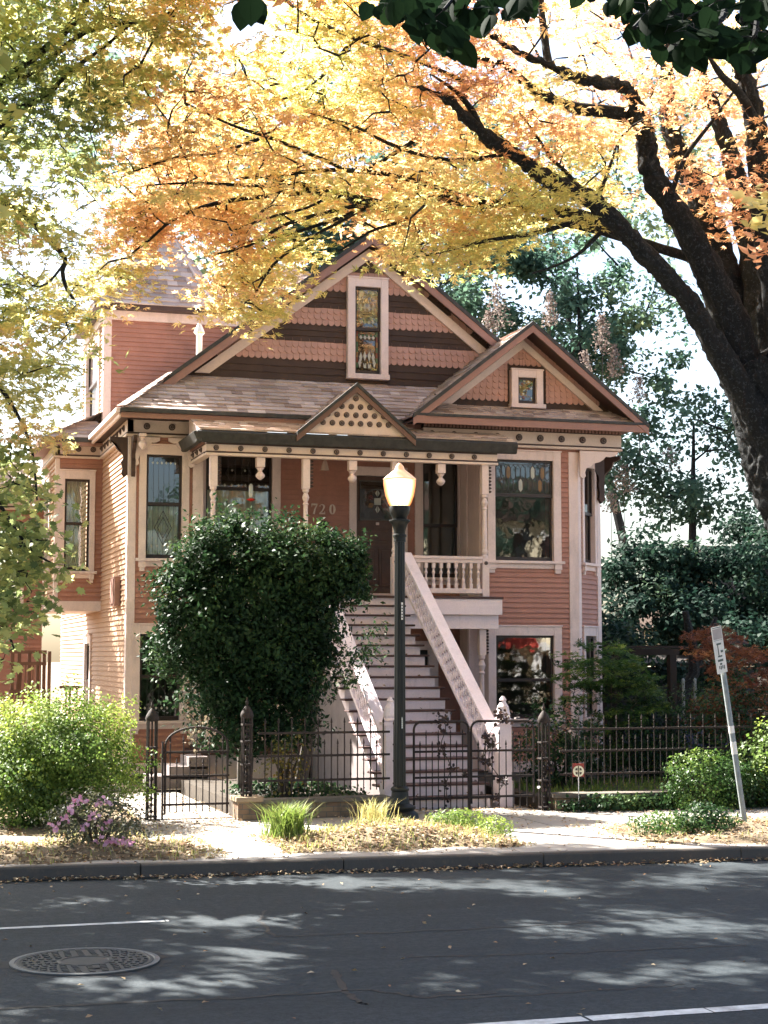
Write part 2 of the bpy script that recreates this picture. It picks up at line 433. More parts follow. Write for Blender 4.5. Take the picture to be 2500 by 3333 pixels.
# lower doorway under the porch
k = MB(); k.M = FPB; k.box(9.8, 10.55, .04, .08, .4, 2.58); d2 = k.build('basement_door', BLACK, house)
k = MB(); k.M = FPB; k.box(9.6, 9.79, -.05, .08, .4, 2.78); k.box(10.56, 10.75, -.05, .08, .4, 2.78); k.box(9.79, 10.56, -.047, .08, 2.6, 2.78); k.build('door_frame', TRIM2, d2)
# house number 720 : serif numerals cut from plates
def stroke(k, pts, widths, y0=-.03, th=.014):
    for i in range(len(pts) - 1):
        a = Vector((pts[i][0], 0, pts[i][1])); b = Vector((pts[i + 1][0], 0, pts[i + 1][1])); d = (b - a).normalized(); nn = Vector((-d.z, 0, d.x))
        wa, wb = widths[i] / 2, widths[i + 1] / 2
        q = [a - nn * wa, b - d * -.002 - nn * wb, b + d * .002 + nn * wb, a + nn * wa]
        k.prism([(p.x, y0, p.z) for p in q], (0, -th - .0005 * (i % 2), 0))
k = MB(); k.M = FPB; hN = .20; zN = 5.265
x = 8.13
stroke(k, [(x, zN + hN * .94), (x + .115, zN + hN * .94)], [.034, .034]); stroke(k, [(x + .004, zN + hN), (x + .004, zN + hN * .70)], [.02, .010])
stroke(k, [(x + .11, zN + hN * .9), (x + .07, zN + hN * .5), (x + .045, zN)], [.016, .026, .042])
x = 8.285
p = arc(x + .055, zN + hN * .72, .045, math.pi * .95, -.35, 9) + [(x + .055, zN + hN * .28), (x + .008, zN + .018)]
stroke(k, p, [.03, .014, .012, .012, .016, .022, .03, .034, .034, .032, .022, .016]); stroke(k, [(x, zN + .014), (x + .118, zN + .014)], [.030, .030]); stroke(k, [(x + .112, zN + .01), (x + .112, zN + .06)], [.012, .008])
x = 8.50; cx, cz = x + .052, zN + hN / 2; N = 20
p = [(cx + .043 * math.cos(2 * math.pi * i / N), cz + (hN / 2 - .008) * math.sin(2 * math.pi * i / N)) for i in range(N + 1)]
stroke(k, p, [.034 * abs(math.cos(2 * math.pi * i / N)) + .010 for i in range(N + 1)])
k.build('house_number', CREAM, house)
k = MB(); k.M = FPB; k.prism([(8.36 + .09 * math.cos(t * math.pi / 8), -.02, 5.06 + .07 * math.sin(t * math.pi / 8)) for t in range(9)][::-1] + [(8.27, -.02, 4.82), (8.45, -.02, 4.82)], (0, -.12, 0)); k.build('mailbox', BLACK, house, bevel=.008)
# --- bay front
w = MB(); w.M = FB
clap(w, 11.22, 13.05, .47, 6.5, [(11.32, 12.58, 1.25, 2.90), (11.30, 12.58, 4.28, 6.30)]); w.build('wall', SIDING, house)
w = MB(); w.M = FB; w.box(11.2, 13.07, -.045, .05, .26, .47); w.M = FCB; w.box(.02, 1.23, -.045, .05, .26, .47); w.build('skirt_board', TRIM, house)
w = MB(); w.M = FCB; clap(w, 0, 1.23, .47, 6.5, [(.30, .92, 1.25, 2.9), (.30, .92, 4.28, 6.3)]); w.build('wall', SIDING, house)
w = MB(); w.M = FR(11.22, 0, -90); w.box(-YPB, -YB, 0, .05, .3, 6.5); w.box(-31.3, -30.98, -.03, -.001, ZD, 6.4); w.box(-30.5, -30.2, -.05, -.001, ZD, 6.3); w.build('porch_side_panel', TRIM, house, bevel=.005)
def lead_bay(k, x0, x1):
    W = x1 - x0; n = 11; y = .033; r0, r1 = 5.62, 6.19
    bar(k, (x0, 5.61), (x1, 5.61), .02, y); bar(k, (x0, 6.19), (x1, 6.19), .012, y)
    cols = [3, 3, 2, 3, 3, 3, 3, 2, 3, 6, 3]
    for i in range(n):
        xa = x0 + W * (i + .5) / n; hw = W / n * .46
        for (zc, hh, off) in ((6.03, .15, 0), (5.78, .15, .5)):
            xc = xa + off * W / n
            if xc + hw > x1 + .01: continue
            pts = [(xc - hw, zc - hh * .6), (xc, zc - hh), (xc + hw, zc - hh * .6), (xc + hw, zc + hh * .6), (xc, zc + hh), (xc - hw, zc + hh * .6)]
            for a in range(6): bar(k, pts[a], pts[(a + 1) % 6], .009, y - .001)
            q = [(xc + (px - xc) * .82, zc + (pz - zc) * .86) for px, pz in pts]
            m = 3
            if (i, off) in ((7, 0), (4, .5)): m = 2
            elif (i, off) in ((8, .5), (2, 0)): m = 6
            elif (i, off) in ((9, 0),): m = 6
            if m != 3: facet(k, q, m, y - .004)
window(FB, 11.34, 12.55, 4.31, 6.27, 5.58, .16, lead=lead_bay, label='large bay window with honeycomb stained glass across its top')
window(FB, 11.34, 12.54, 1.28, 2.87, 2.02, .16, label='lower bay window beside the stair foot')
window(FCB, .33, .90, 4.31, 6.22, 5.3, .10); window(FCB, .33, .90, 1.28, 2.87, 2.05, .10)
corner_board([(12.88, 13.07, YB - .035, YB + .03)], .47, 6.46)
for xx in ((.01, .16), (1.06, 1.25)):
    b = MB(); b.M = FCB; b.box(xx[0], xx[1], -.034, .03, .47, 6.46); b.build('corner_board', TRIM, house, bevel=.006)
frieze(FB, 9.86, 13.98, 6.58, -.05, [10.03 + .445 * i for i in range(9)], .066)
b = MB(); b.box(13.0, 14.0, 29.79, 31.0, 6.50, 6.57); b.build('soffit', SALMON, house)
# right and back hull
w = MB(); w.M = FR(13.92, 0, 90); clap(w, 30.67, 42, .4, 6.95); w.build('wall', SIDING, house)
w = MB(); w.box(XL, 13.92, 42, 42.1, .3, 7); w.build('wall', SIDING, house)
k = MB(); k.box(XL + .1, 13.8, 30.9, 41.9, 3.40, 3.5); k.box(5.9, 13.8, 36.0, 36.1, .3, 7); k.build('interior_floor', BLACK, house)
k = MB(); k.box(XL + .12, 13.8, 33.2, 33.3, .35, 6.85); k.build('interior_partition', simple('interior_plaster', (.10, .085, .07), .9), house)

# ------------------------------------------------------------------ roofs
def shingles(mb, O, U, V, poly, row=.14, wid=.30, th=.020, m=0, base=True):
    """convex polygon (u,v) on the plane O + u U + v V, V up the slope"""
    O, U, V = Vector(O), Vector(U).normalized(), Vector(V).normalized(); N = U.cross(V)
    if N.z < 0: N = -N
    if base: mb.poly([O + U * u + V * v + N * 0 for u, v in poly], m)
    vmin = min(p[1] for p in poly); vmax = max(p[1] for p in poly)
    def span(v):
        xs = []
        for i in range(len(poly)):
            (u0, v0), (u1, v1) = poly[i], poly[(i + 1) % len(poly)]
            if (v0 - v) * (v1 - v) <= 0 and abs(v1 - v0) > 1e-9: xs.append(u0 + (u1 - u0) * (v - v0) / (v1 - v0))
        return (min(xs), max(xs)) if len(xs) >= 2 else None
    v = vmin; r = 0
    while v < vmax - .02:
        vt = min(v + row * 1.0, vmax); s = span((v + vt) / 2)
        if s:
            u = s[0] - random.uniform(0, wid)
            while u < s[1]:
                w = wid * random.uniform(.55, 1.25); a, b = max(u, s[0]), min(u + w - .004, s[1]); u += w
                if b - a < .02: continue
                dv = random.uniform(-.006, .006); t = th * random.uniform(.8, 1.9)
                P = lambda uu, vv, nn: O + U * uu + V * vv + N * nn
                mb.add([P(a, v + dv, t), P(b, v + dv, t), P(b, vt + .02, .003), P(a, vt + .02, .003), P(a, v + dv, .001), P(b, v + dv, .001)], [(0, 1, 2, 3), (4, 5, 1, 0)], m)
        v += row; r += 1
def plane_roof(mb, pts, eave_a, eave_b, up, **kw):
    """pts 3-D polygon; eave_a->eave_b direction is U"""
    O = Vector(eave_a); U = (Vector(eave_b) - O).normalized(); V = Vector(up); V = (V - U * V.dot(U)).normalized()
    poly = [((Vector(p) - O).dot(U), (Vector(p) - O).dot(V)) for p in pts]
    shingles(mb, O, U, V, poly, **kw)
SL = .764
XR, ZR = 9.15, 10.78                      # main ridge
EX, EZ = 4.15, 6.97
zl = lambda x: ZR - SL * abs(x - XR)
r = MB()
plane_roof(r, [(EX, 29.9, EZ), (11.0, 29.9, EZ), (11.0, 31.02, EZ + .86), (EX + 1.12, 31.02, EZ + .86)], (EX, 29.9, EZ), (11, 29.9, EZ), (0, 1.12, .86))
plane_roof(r, [(EX, 29.9, zl(EX)), (EX + 1.1, 30.7, zl(EX + 1.1)), (XR, 30.7, ZR), (XR, 42.3, ZR), (EX, 42.3, zl(EX))], (EX, 42.3, zl(EX)), (EX, 29.9, zl(EX)), (1, 0, SL), wid=.4, row=.16)
plane_roof(r, [(XR, 30.7, ZR), (14.2, 30.7, zl(14.2)), (14.2, 42.3, zl(14.2)), (XR, 42.3, ZR)], (14.2, 30.7, zl(14.2)), (14.2, 42.3, zl(14.2)), (-1, 0, SL), wid=.6, row=.25)
main_roof = r.build('roof', ROOF, house)
# hip caps
h = MB(); a = Vector((EX, 29.9, EZ + .03)); b = Vector((EX + 1.12, 31.02, EZ + .89)); n = 11
for i in range(n):
    p, q = a.lerp(b, i / n), a.lerp(b, (i + 1.12) / n); h.beam(p + Vector((0, 0, .012)), q, .2, .014)
h.build('hip_cap', ROOF, main_roof)
# eaves : gutter, fascia, soffit (front and left)
e = MB(); e.box(EX - .02, 10.2, 29.84, 29.92, EZ - .07, EZ + .005); e.build('gutter', GUTTER, main_roof, bevel=.01)
e = MB(); e.box(EX, 10.2, 29.9, 29.94, EZ - .17, EZ - .071); e.build('fascia', SALBR, main_roof, bevel=.005)
e = MB(); e.box(EX - .1, EX - .02, 29.86, 34.0, EZ - .085, EZ + .0); e.box(EX - .03, EX + .02, 29.95, 34.0, EZ - .16, EZ - .086); e.build('gutter', TRIM, main_roof, bevel=.008)
e = MB(); e.box(EX + .021, 10.2, 29.945, 31.4, EZ - .105, EZ - .07); e.box(EX + .021, XL + .1, 31.4, 34.3, EZ - .105, EZ - .07); e.build('soffit', BROWN, main_roof)
# main gable wall : bands of plain dark and fish scale salmon shingles
YG = 31.0
def scales(mb, xa, xb, z, w, h, m, y, rounded=True):
    n = max(1, round((xb - xa) / w)); w = (xb - xa) / n; sh = w / 2 if int(z * 1000) // 60 % 2 else 0
    for i in range(n + (1 if sh else 0)):
        x0 = max(xa, xa + i * w - sh); x1 = min(xb, xa + i * w - sh + w) - .004;
        if x1 - x0 < .03: continue
        xc = (x0 + x1) / 2; rr = (x1 - x0) / 2; t = random.uniform(.022, .030)
        if rounded: lo = [(xc + rr * math.cos(t_), z + rr + rr * math.sin(t_)) for t_ in [math.pi + math.pi * k / 8 for k in range(9)]]
        else: lo = [(x0, z + random.uniform(-.006, .006)), (x1, z + random.uniform(-.006, .006))]
        zt = z + h * 1.5
        top = [(x1, zt), (x0, zt)]
        out = [(p[0], y - t * (1 - (p[1] - z) / (zt - z)) - .003, p[1]) for p in lo + top]
        back = [(p[0], y - .001, p[1]) for p in lo]
        nn = len(lo)
        mb.add(out + back, [tuple(range(nn + 2))] + [(k, nn + 2 + k, nn + 3 + k, k + 1) for k in range(nn - 1)], m)
def gable_fill(mbd, mbp, bands, xapex, zap, slope, y, inset=0.0, hole=None, side=None):
    for z0, z1, kind_, rows in bands:
        h = (z1 - z0) / rows
        for r_ in range(rows - 1, -1, -1):
            z = z0 + r_ * h; hw = (zap - (z + h * .55)) / slope - inset
            if hw < .05: continue
            segs = [(xapex - hw, xapex + hw)]
            if hole and hole[2] < z + h * .9 and hole[3] > z + h * .3: segs = [(xapex - hw, hole[0]), (hole[1], xapex + hw)]
            if side is not None:
                if len(segs) == 1: segs = [(xapex - hw, xapex)] if side == 0 else [(xapex, xapex + hw)]
                else: segs = segs[side:side + 1]
            for a, b in segs:
                if b - a > .05:
                    if kind_ == 'p': scales(mbp, a, b, z, .128, h, 0, y - .004 * (kind_ == 'p'))
                    else: scales(mbd, a, b, z, .17, h, 0, y, False)
g = MB(); zin = ZR - .12
g.prism([(XR - (zin - 7.6) / SL, YG, 7.6), (XR + (zin - 7.6) / SL, YG, 7.6), (XR, YG, zin)], (0, .1, 0)); gw = g.build('gable_wall', SHING_D, house)
for band in [(7.82, 8.22, 'd', 3), (8.22, 8.60, 'p', 3), (8.60, 8.93, 'd', 3), (8.93, 9.28, 'p', 3), (9.28, 9.62, 'd', 3), (9.62, 10.04, 'p', 3), (10.04, 10.6, 'd', 5)]:
  for sd in ((0, 1) if band[0] < 9.7 else (None,)):
    gd = MB(); gable_fill(gd, gd, [band], XR, ZR - .1, SL, YG - .002, .02, (8.70, 9.55, 7.9, 9.86), sd)
    gd.build('dark_shingle_band' if band[2] == 'd' else 'scalloped_shingle_band', SHING_D if band[2] == 'd' else SHING_P, gw)
def lead_gable(k, x0, x1):
    y = .05; W = x1 - x0
    for (zb, zt, up) in ((8.13, 8.86, False), (8.95, 9.69, True)):
        n = 7; hh = (zt - zb) / n
        for i in range(n):
            for s_, c1 in ((0, (1, 4, 6, 1, 1, 6, 4)), (1, (6, 1, 4, 1, 6, 4, 1))):
                xa = x0 if s_ == 0 else x1 - W * .09
                facet(k, [(xa, zb + hh * i), (xa + W * .09, zb + hh * i), (xa + W * .09, zb + hh * (i + 1)), (xa, zb + hh * (i + 1))], c1[i], y)
        xa, xb = x0 + W * .12, x1 - W * .12; w4 = (xb - xa) / 4; zc = zb + .42 * (zt - zb) if up else zb + .6 * (zt - zb)
        r_ = .055
        diamonds(k, xa, xb, zt - .12 if not up else zb + .10, 4, .045, 2, y - .002); diamonds(k, xa - w4 / 2, xb + w4 / 2, (zt - .12 if not up else zb + .10) + .045, 5, .034, 1, y - .001)
        if up:
            for i in range(4):
                xc = xa + w4 * (i + .5); z_ = zt - .36
                facet(k, [(xc - w4 * .46, z_), (xc, z_ - .07), (xc + w4 * .46, z_), (xc, z_ + .11)], 2 if i != 3 else 2, y - .003)
            facet(k, [(xa, zt - .02), (xa, zt - .22), (xa + w4 * 1.3, zt - .06), (xa + w4, zt - .02)], 2, y - .003); facet(k, [(xb, zt - .02), (xb, zt - .22), (xb - w4 * 1.3, zt - .06), (xb - w4, zt - .02)], 1, y - .003)
            facet(k, [(xa + w4 * 1.6, zt - .02), (xa + w4 * 1.8, zt - .14), (xa + w4 * 2.2, zt - .14), (xa + w4 * 2.4, zt - .02)], 5, y - .003)
            for sgn in (-1, 1):
                pr = None
                for p in arc((xa + xb) / 2 + sgn * w4 * .75, zt - .2, w4 * .55, 0 if sgn > 0 else math.pi, math.pi * (1.4 if sgn > 0 else -.4), 9):
                    if pr: bar(k, pr, p, .012, y - .005)
                    pr = p
        else:
            for sgn in (-1, 1):
                xm = (xa + xb) / 2
                for i, (px, pz) in enumerate(((.55, .24), (1.5, .22), (1.75, .10))):
                    xc = xm + sgn * px * w4
                    facet(k, [(xc - w4 * .42, zb + pz), (xc, zb + pz - .11), (xc + w4 * .42, zb + pz), (xc, zb + pz + .1)], 2, y - .003 - .0005 * i)
                facet(k, [(xm + sgn * w4 * .2, zb + .0), (xm + sgn * w4 * .2, zb + .09), (xm + sgn * w4 * .95, zb + .1), (xm + sgn * w4 * .8, zb)], 2, y - .004)
                pr = None
                for p in arc(xm + sgn * w4 * 1.0, zb + .06, w4 * .5, 0, math.pi, 7):
                    if pr: bar(k, pr, p, .014, y - .006)
                    pr = p
window(FR(0, YG - .085), 8.85, 9.38, 8.0, 9.74, 8.90, .15, lead=lead_gable, nobr=True, sill=False, label='tall stained glass window in the main gable')
k = MB(); k.box(8.69, 9.55, YG - .16, YG, 7.90, 7.999); k.build('gable_sill', TRIM, house)
# rakes
def rake(xa, za, xb, zb, y, ov, parent, steps, t_edge=.05):
    """layers hung under the roof edge: list of (material, drop0, drop1, y0, y1)"""
    for nm, mt, d0, d1, y0, y1, cut in steps:
        m = MB()
        dx, dz = xb - xa, zb - za
        a0 = (xa, za - d0); b0 = (xb, zb - d0); a1 = (xa, za - d1); b1 = (xb, zb - d1)
        if cut:
            s = dz / dx; xx0 = xa + (cut - (za - d0)) / s; xx1 = xa + (cut - (za - d1)) / s
            pts = [(xx0, cut), b0, b1, (xx1, cut)]
        else: pts = [a0, b0, b1, a1]
        m.prism([(p[0], y0, p[1]) for p in pts], (0, y1 - y0, 0)); m.build(nm, mt, parent)
for sgn in (-1, 1):
    xe = XR + sgn * 4.1
    rake(xe, zl(xe) + .02, XR, ZR + .02, 0, 0, main_roof, [('roof_edge', GUTTER, -.02, .07, 30.64, 30.70, None), ('rake_board', SALBR, .071, .24, 30.66, 30.70, None),
        ('rake_soffit', BROWN, .10, .13, 30.701, 30.99, None), ('rake_trim', CREAM, .28, .50, 30.93, 30.985, 7.87)])
# vent pipe
k = MB(); k.lathe([(.06, 0), (.06, .45), (.075, .46), (.11, .50), (.10, .53), (.06, .62), (.03, .68)], 5.87, 31.5, 8.25, 12); k.build('vent_pipe', WHITE, house, True)
# --- right gable over the bay
GX, GZ, GS = 11.93, 8.86, .785
gl = lambda x: GZ - GS * abs(x - GX)
r = MB()
plane_roof(r, [(9.5, 29.25, gl(9.5)), (GX, 29.25, GZ), (GX, 36, GZ), (9.5, 36, gl(9.5))], (9.5, 36, gl(9.5)), (9.5, 29.25, gl(9.5)), (1, 0, GS))
plane_roof(r, [(14.36, 29.25, gl(14.36)), (14.36, 40, gl(14.36)), (GX, 40, GZ), (GX, 29.25, GZ)], (14.36, 29.25, gl(14.36)), (14.36, 40, gl(14.36)), (-1, 0, GS), wid=.5, row=.2)
gable_roof = r.build('roof', ROOF, house)
g = MB(); zin = GZ - .1; g.prism([(GX - (zin - 7.0) / GS, YB, 7.0), (GX + (zin - 7.0) / GS, YB, 7.0), (GX, YB, zin)], (0, .1, 0)); gw2 = g.build('gable_wall', SHING_D, house)
for band in [(7.22, 7.40, 'd', 1), (7.40, 8.72, 'p', 11)]:
  for sd in (0, 1):
    gd = MB(); gable_fill(gd, gd, [band], GX, GZ - .1, GS, YB - .002, .02, (11.62, 12.42, 7.2, 8.1), sd)
    gd.build('dark_shingle_band' if band[2] == 'd' else 'scalloped_shingle_band', SHING_D if band[2] == 'd' else SHING_P, gw2)
def lead_small(k, x0, x1):
    for i in range(26):
        x = random.uniform(x0 + .02, x1 - .02); z = random.uniform(7.45, 7.83); s = random.uniform(.012, .03)
        facet(k, [(x - s, z), (x, z - s), (x + s, z), (x, z + s)], random.choice((1, 2, 2, 6, 4)), .03 - .0004 * i)
window(FR(0, YB - .085), 11.80, 12.18, 7.36, 7.88, None, .14, lead=lead_small, nobr=True, sill=False, head=.14, label='small square window in the right gable')
k = MB(); k.box(11.64, 12.36, YB - .17, YB, 7.28, 7.359); k.build('gable_sill', TRIM, house)
for sgn in (-1, 1):
    xe = GX + sgn * 2.42
    rake(xe, gl(xe) + .02, GX, GZ + .02, 0, 0, gable_roof, [('roof_edge', GUTTER, -.02, .06, 29.19, 29.25, None), ('rake_board', SALBR, .061, .20, 29.205, 29.25, None),
        ('rake_soffit', BROWN, .09, .12, 29.251, 29.79, None), ('rake_trim', CREAM, .26, .42, 29.72, 29.785, 7.30)])
pn = MB(); plane_roof(pn, [(9.62, 29.28, 7.0), (14.28, 29.28, 7.0), (13.85, 29.82, 7.30), (10.05, 29.82, 7.30)], (9.62, 29.28, 7.0), (14.28, 29.28, 7.0), (0, .54, .3), row=.11, wid=.22)
pent = pn.build('pent_roof', ROOF, house)
k = MB(); k.box(9.55, 14.33, 29.2, 29.27, 6.97, 7.02); k.build('gutter', GUTTER, pent)
k = MB(); k.box(9.57, 14.31, 29.22, 29.28, 6.83, 6.969); k.build('fascia', SALBR, pent, bevel=.005)
k = MB(); k.box(9.57, 14.31, 29.285, 29.8, 6.93, 6.965); k.build('soffit', BROWN, pent)
# --- tower at the left
FT = FR(0, 34.4); FTL = FR(XL, 0, -90)
w = MB(); w.M = FT; clap(w, XL, 7.9, 6.9, 9.5); w.build('tower_wall', SIDING, house)
w = MB(); w.M = FTL; clap(w, -38.2, -34.4, 6.9, 9.5, [(-37.4, -35.1, 7.5, 9.3)]); w.build('tower_wall', SIDING_BOUNCE, house)
k = MB(); k.box(XL - .04, 7.9, 34.34, 34.42, 9.5, 9.7); k.box(XL - .04, XL + .04, 34.43, 38.2, 9.5, 9.7); k.box(XL - .035, XL + .13, 34.36, 34.42, 6.9, 9.499); k.box(XL - .036, XL + .04, 34.43, 34.56, 6.9, 9.499); k.build('tower_trim', TRIM, house, bevel=.006)
window(FTL, -37.3, -35.2, 7.6, 9.2, 8.45, .18, nobr=True, label='sunlit tower window facing the side yard')
tr = MB(); ap = Vector((5.80, 35.85, 12.15)); ring = [(4.15, 34.1), (6.75, 34.1), (7.25, 34.7), (7.25, 37.0), (6.6, 37.8), (4.15, 37.8)]; zb = 9.80; zm = 10.35
midr = [(ap.x + (x - ap.x) * .72, ap.y + (y - ap.y) * .72) for x, y in ring]
for i in range(6):
    j = (i + 1) % 6; A, B = Vector((*ring[i], zb)), Vector((*ring[j], zb)); Cc, D = Vector((*midr[j], zm)), Vector((*midr[i], zm))
    upv = (D + Cc) / 2 - (A + B) / 2; plane_roof(tr, [A, B, Cc, D], A, B, upv)
    upv = ap - (Cc + D) / 2; plane_roof(tr, [D, Cc, ap], D, Cc, upv, row=.15)
tro = tr.build('tower_roof', ROOF, house)
k = MB(); k.prism([(x, y, 9.70) for x, y in ring], (0, 0, .095)); k.build('tower_eave', BROWN, tro)
k = MB()
for i in (0, 1, 2):
    k.beam(Vector((*ring[i], zb + .02)), Vector((*midr[i], zm + .02)), .07, .025); k.beam(Vector((*midr[i], zm + .02)), ap + Vector((0, 0, .02)), .06, .025)
k.build('hip_cap', ROOF, tro)
k = MB(); plane_roof(k, [(6.6, 34.6, 9.85), (9.15, 34.6, 10.75), (9.15, 37.5, 11.6), (7.0, 37.5, 10.9)], (6.6, 34.6, 9.85), (9.15, 34.6, 10.75), (0, 2.9, .9)); k.build('rear_roof', SALM_R if False else ROOF, house)
# side bay roof
k = MB(); plane_roof(k, [(3.15, 34.0, 6.92), (4.45, 34.0, 6.92), (4.45, 34.4, 7.35), (3.9, 34.5, 7.32)], (3.15, 34.0, 6.92), (4.45, 34.0, 6.92), (0, .4, .35))
plane_roof(k, [(3.15, 37.2, 6.92), (3.15, 34.0, 6.92), (4.45, 34.4, 7.6), (4.45, 37.2, 7.6)], (3.15, 37.2, 6.92), (3.15, 34.0, 6.92), (1, 0, .5)); sbr = k.build('side_bay_roof', ROOF, house)
k = MB(); k.box(3.1, 4.2, 33.95, 34.02, 6.84, 6.93); k.build('gutter', GUTTER, sbr); k = MB(); k.box(3.12, 4.2, 33.97, 34.02, 6.76, 6.839); k.box(3.1, 3.15, 34.03, 37.2, 6.78, 6.93); k.box(3.16, 4.4, 34.03, 37.0, 6.80, 6.84); k.build('fascia', SALBR, sbr)

# ------------------------------------------------------------------ porch roof, posts, stairs
pr = MB(); plane_roof(pr, [(5.42, 28.93, 6.50), (11.42, 28.93, 6.50), (11.42, 30.3, 6.92), (5.42, 30.3, 6.92)], (5.42, 28.93, 6.50), (11.42, 28.93, 6.50), (0, 1.37, .42), row=.12, wid=.24)
proof = pr.build('porch_roof', ROOF, house)
k = MB()
def gut(k, pts, h=.19):
    for i in range(len(pts) - 1):
        a, b = Vector(pts[i]), Vector(pts[i + 1]); k.beam(a, b, .09, h)
k.prism([(5.36, 28.88, 6.46), (5.36, 28.96, 6.28), (5.36, 29.05, 6.28), (5.36, 28.95, 6.50)], (6.12, 0, 0)); k.prism([(5.30, 30.55, 6.46), (5.38, 30.55, 6.28), (5.47, 30.55, 6.28), (5.42, 30.55, 6.50)], (0, -1.62, 0)); k.build('gutter', GUTTER, proof, bevel=.01)
k = MB(); k.prism([(5.46, 28.97, 6.50), (5.46, 30.25, 6.50), (5.46, 30.25, 6.895)], (.04, 0, 0)); k.build('roof_cheek', TRIM, proof)
k = MB(); k.box(5.5, 11.3, 29.06, 31.4, 6.42, 6.47); k.build('porch_ceiling', SALBR, proof)
frieze(FR(0, 29.12), 5.56, 11.12, 6.135, 0, [5.74 + .447 * i for i in range(12)], .050, .125, scale=.85)
frieze(FR(5.62, 0, -90), -30.52, -29.2, 6.135, 0, [-29.5 - .4 * i for i in range(3)], .048, .125, scale=.85)
GABBR = paint('gablet_paint', (.15, .085, .065), .55, .15)
# porch gablet
PX, PZ, PSl = 8.31, 7.43, .84
zg = lambda x: PZ - PSl * abs(x - PX)
r = MB(); plane_roof(r, [(7.18, 28.9, zg(7.18)), (PX, 28.9, PZ), (PX, 31.0, PZ), (7.18, 31, zg(7.18))], (7.18, 31, zg(7.18)), (7.18, 28.9, zg(7.18)), (1, 0, PSl)); plane_roof(r, [(9.44, 28.9, zg(9.44)), (9.44, 31, zg(9.44)), (PX, 31.0, PZ), (PX, 28.9, PZ)], (9.44, 28.9, zg(9.44)), (9.44, 31, zg(9.44)), (-1, 0, PSl))
pgr = r.build('porch_gable', ROOF, house)
for sgn in (-1, 1):
    xe = PX + sgn * 1.13
    rake(xe, zg(xe) + .02, PX, PZ + .02, 0, 0, pgr, [('roof_edge', GUTTER, -.02, .05, 28.84, 28.9, None), ('rake_board', GABBR, .051, .16, 28.86, 28.9, None)])
k = MB(); k.prism([(PX - 1.0, 28.95, 6.52), (PX + 1.0, 28.95, 6.52), (PX, 28.95, 6.52 + .84)], (0, .05, 0)); pp = k.build('gable_panel', CREAM, pgr)
for rr, cnt in ((0, 8), (1, 7), (2, 4), (3, 1)):
    for i in range(cnt):
        medallion(pp, I4, PX + (i - (cnt - 1) / 2) * .178, 28.95, 6.72 + rr * .155, .052)
# posts
def turned(k, x, y, z0, z1, r):
    L = z1 - z0
    prof = [(r * .95, 0), (r * .95, .05), (r * .7, .07), (r * 1.0, .12), (r * .72, .18), (r * .78, .22), (r * .62, .75 * L), (r * .9, .77 * L), (r * .55, .80 * L), (r * 1.05, .87 * L), (r * .55, .94 * L), (r * .95, .96 * L), (r * .95, L)]
    k.lathe(prof, x, y, z0, 12)
def post(x, y, z0, z1, blk=.72, top=.55):
    k = MB(); a = .065
    k.box(x - a, x + a, y - a, y + a, z0, z0 + blk); k.box(x - a, x + a, y - a, y + a, z1 - top, z1)
    turned(k, x, y, z0 + blk + .001, z1 - top - .001, a)
    o = k.build('porch_post', TRIM, house)
    medallion(o, I4, x, y - a, z0 + blk - .09, .035)
    s = MB(); n = 8; 
    for i in range(n):
        zz = z1 - top + .02 + (top - .03) * i / n; hh = (top - .03) / n
        s.prism([(x + .066, y - .01, zz), (x + .066 + .055, y - .01, zz + .01), (x + .066 + .08, y - .01, zz + hh / 2), (x + .066 + .055, y - .01, zz + hh - .01), (x + .066, y - .01, zz + hh)], (0, .03, 0))
    s.build('post_fretwork', BROWN, o)
for x in (5.71, 7.42, 9.12, 10.89): post(x, 29.15, ZD, 6.06)
for x in (6.57, 8.30, 10.02):
    k = MB(); k.box(x - .075, x + .075, 29.08, 29.22, 5.88, 6.055); k.lathe([(.05, 0), (.075, -.02), (.045, -.05), (.035, -.08), (.085, -.14), (.085, -.165), (.06, -.20), (.02, -.23)][::-1], x, 29.15, 5.88, 12); k.build('pendant', TRIM, house, True)
# scroll sawn brackets at the wall corners
def bracket(FM, pts, th, mat, name='bracket'):
    k = MB(); k.M = FM; k.prism([(x, -th / 2, z) for x, z in pts], (0, th, 0)); return k.build(name, mat, house)
def scroll(x0, z1, w, h, flip=1):
    pts = [(0, 0), (w, 0), (w, -.06)]
    pts += [(w * .92 - w * .62 * t - .03 * math.sin(t * 9), -.08 - h * .45 * t * t - .02 * math.sin(t * 12)) for t in [i / 9 for i in range(10)]]
    pts += [(.13, -h * .62), (.10, -h * .78), (.12, -h * .9), (.07, -h), (0, -h * .93)]
    return [(x0 + flip * px, z1 + pz) for px, pz in pts]
bracket(FR(0, YL - .09), scroll(4.46, 6.53, .5, .55), .05, TRIM); bracket(FR(0, YL - .09), scroll(5.62, 6.53, .5, .55, -1), .05, TRIM)
bracket(FR(XL - .03, YL + .06, 180), scroll(0, 6.53, .34, .75), .08, BROWN); bracket(FR(XL + .05, YL - .04, -90), scroll(0, 6.53, .32, .75), .07, BROWN)
k = MB(); k.lathe([(.03, .12), (.05, .10), (.03, .06), (.075, 0), (.07, -.04), (.03, -.09), (.02, -.11)][::-1], 4.60, 30.25, 6.38, 10); k.box(4.54, 4.66, 30.19, 30.31, 6.50, 6.56); k.build('pendant', TRIM, house, True)
bracket(FR(13.10, YB - .12, 0), scroll(-.02, 6.48, .8, .55), .05, TRIM); bracket(FR(13.78, YB + .66, 0), scroll(.16, 6.48, .42, .95, -1), .10, BROWN); bracket(FR(13.86, 30.58, -45), scroll(0, 6.48, .5, .9), .08, BROWN)
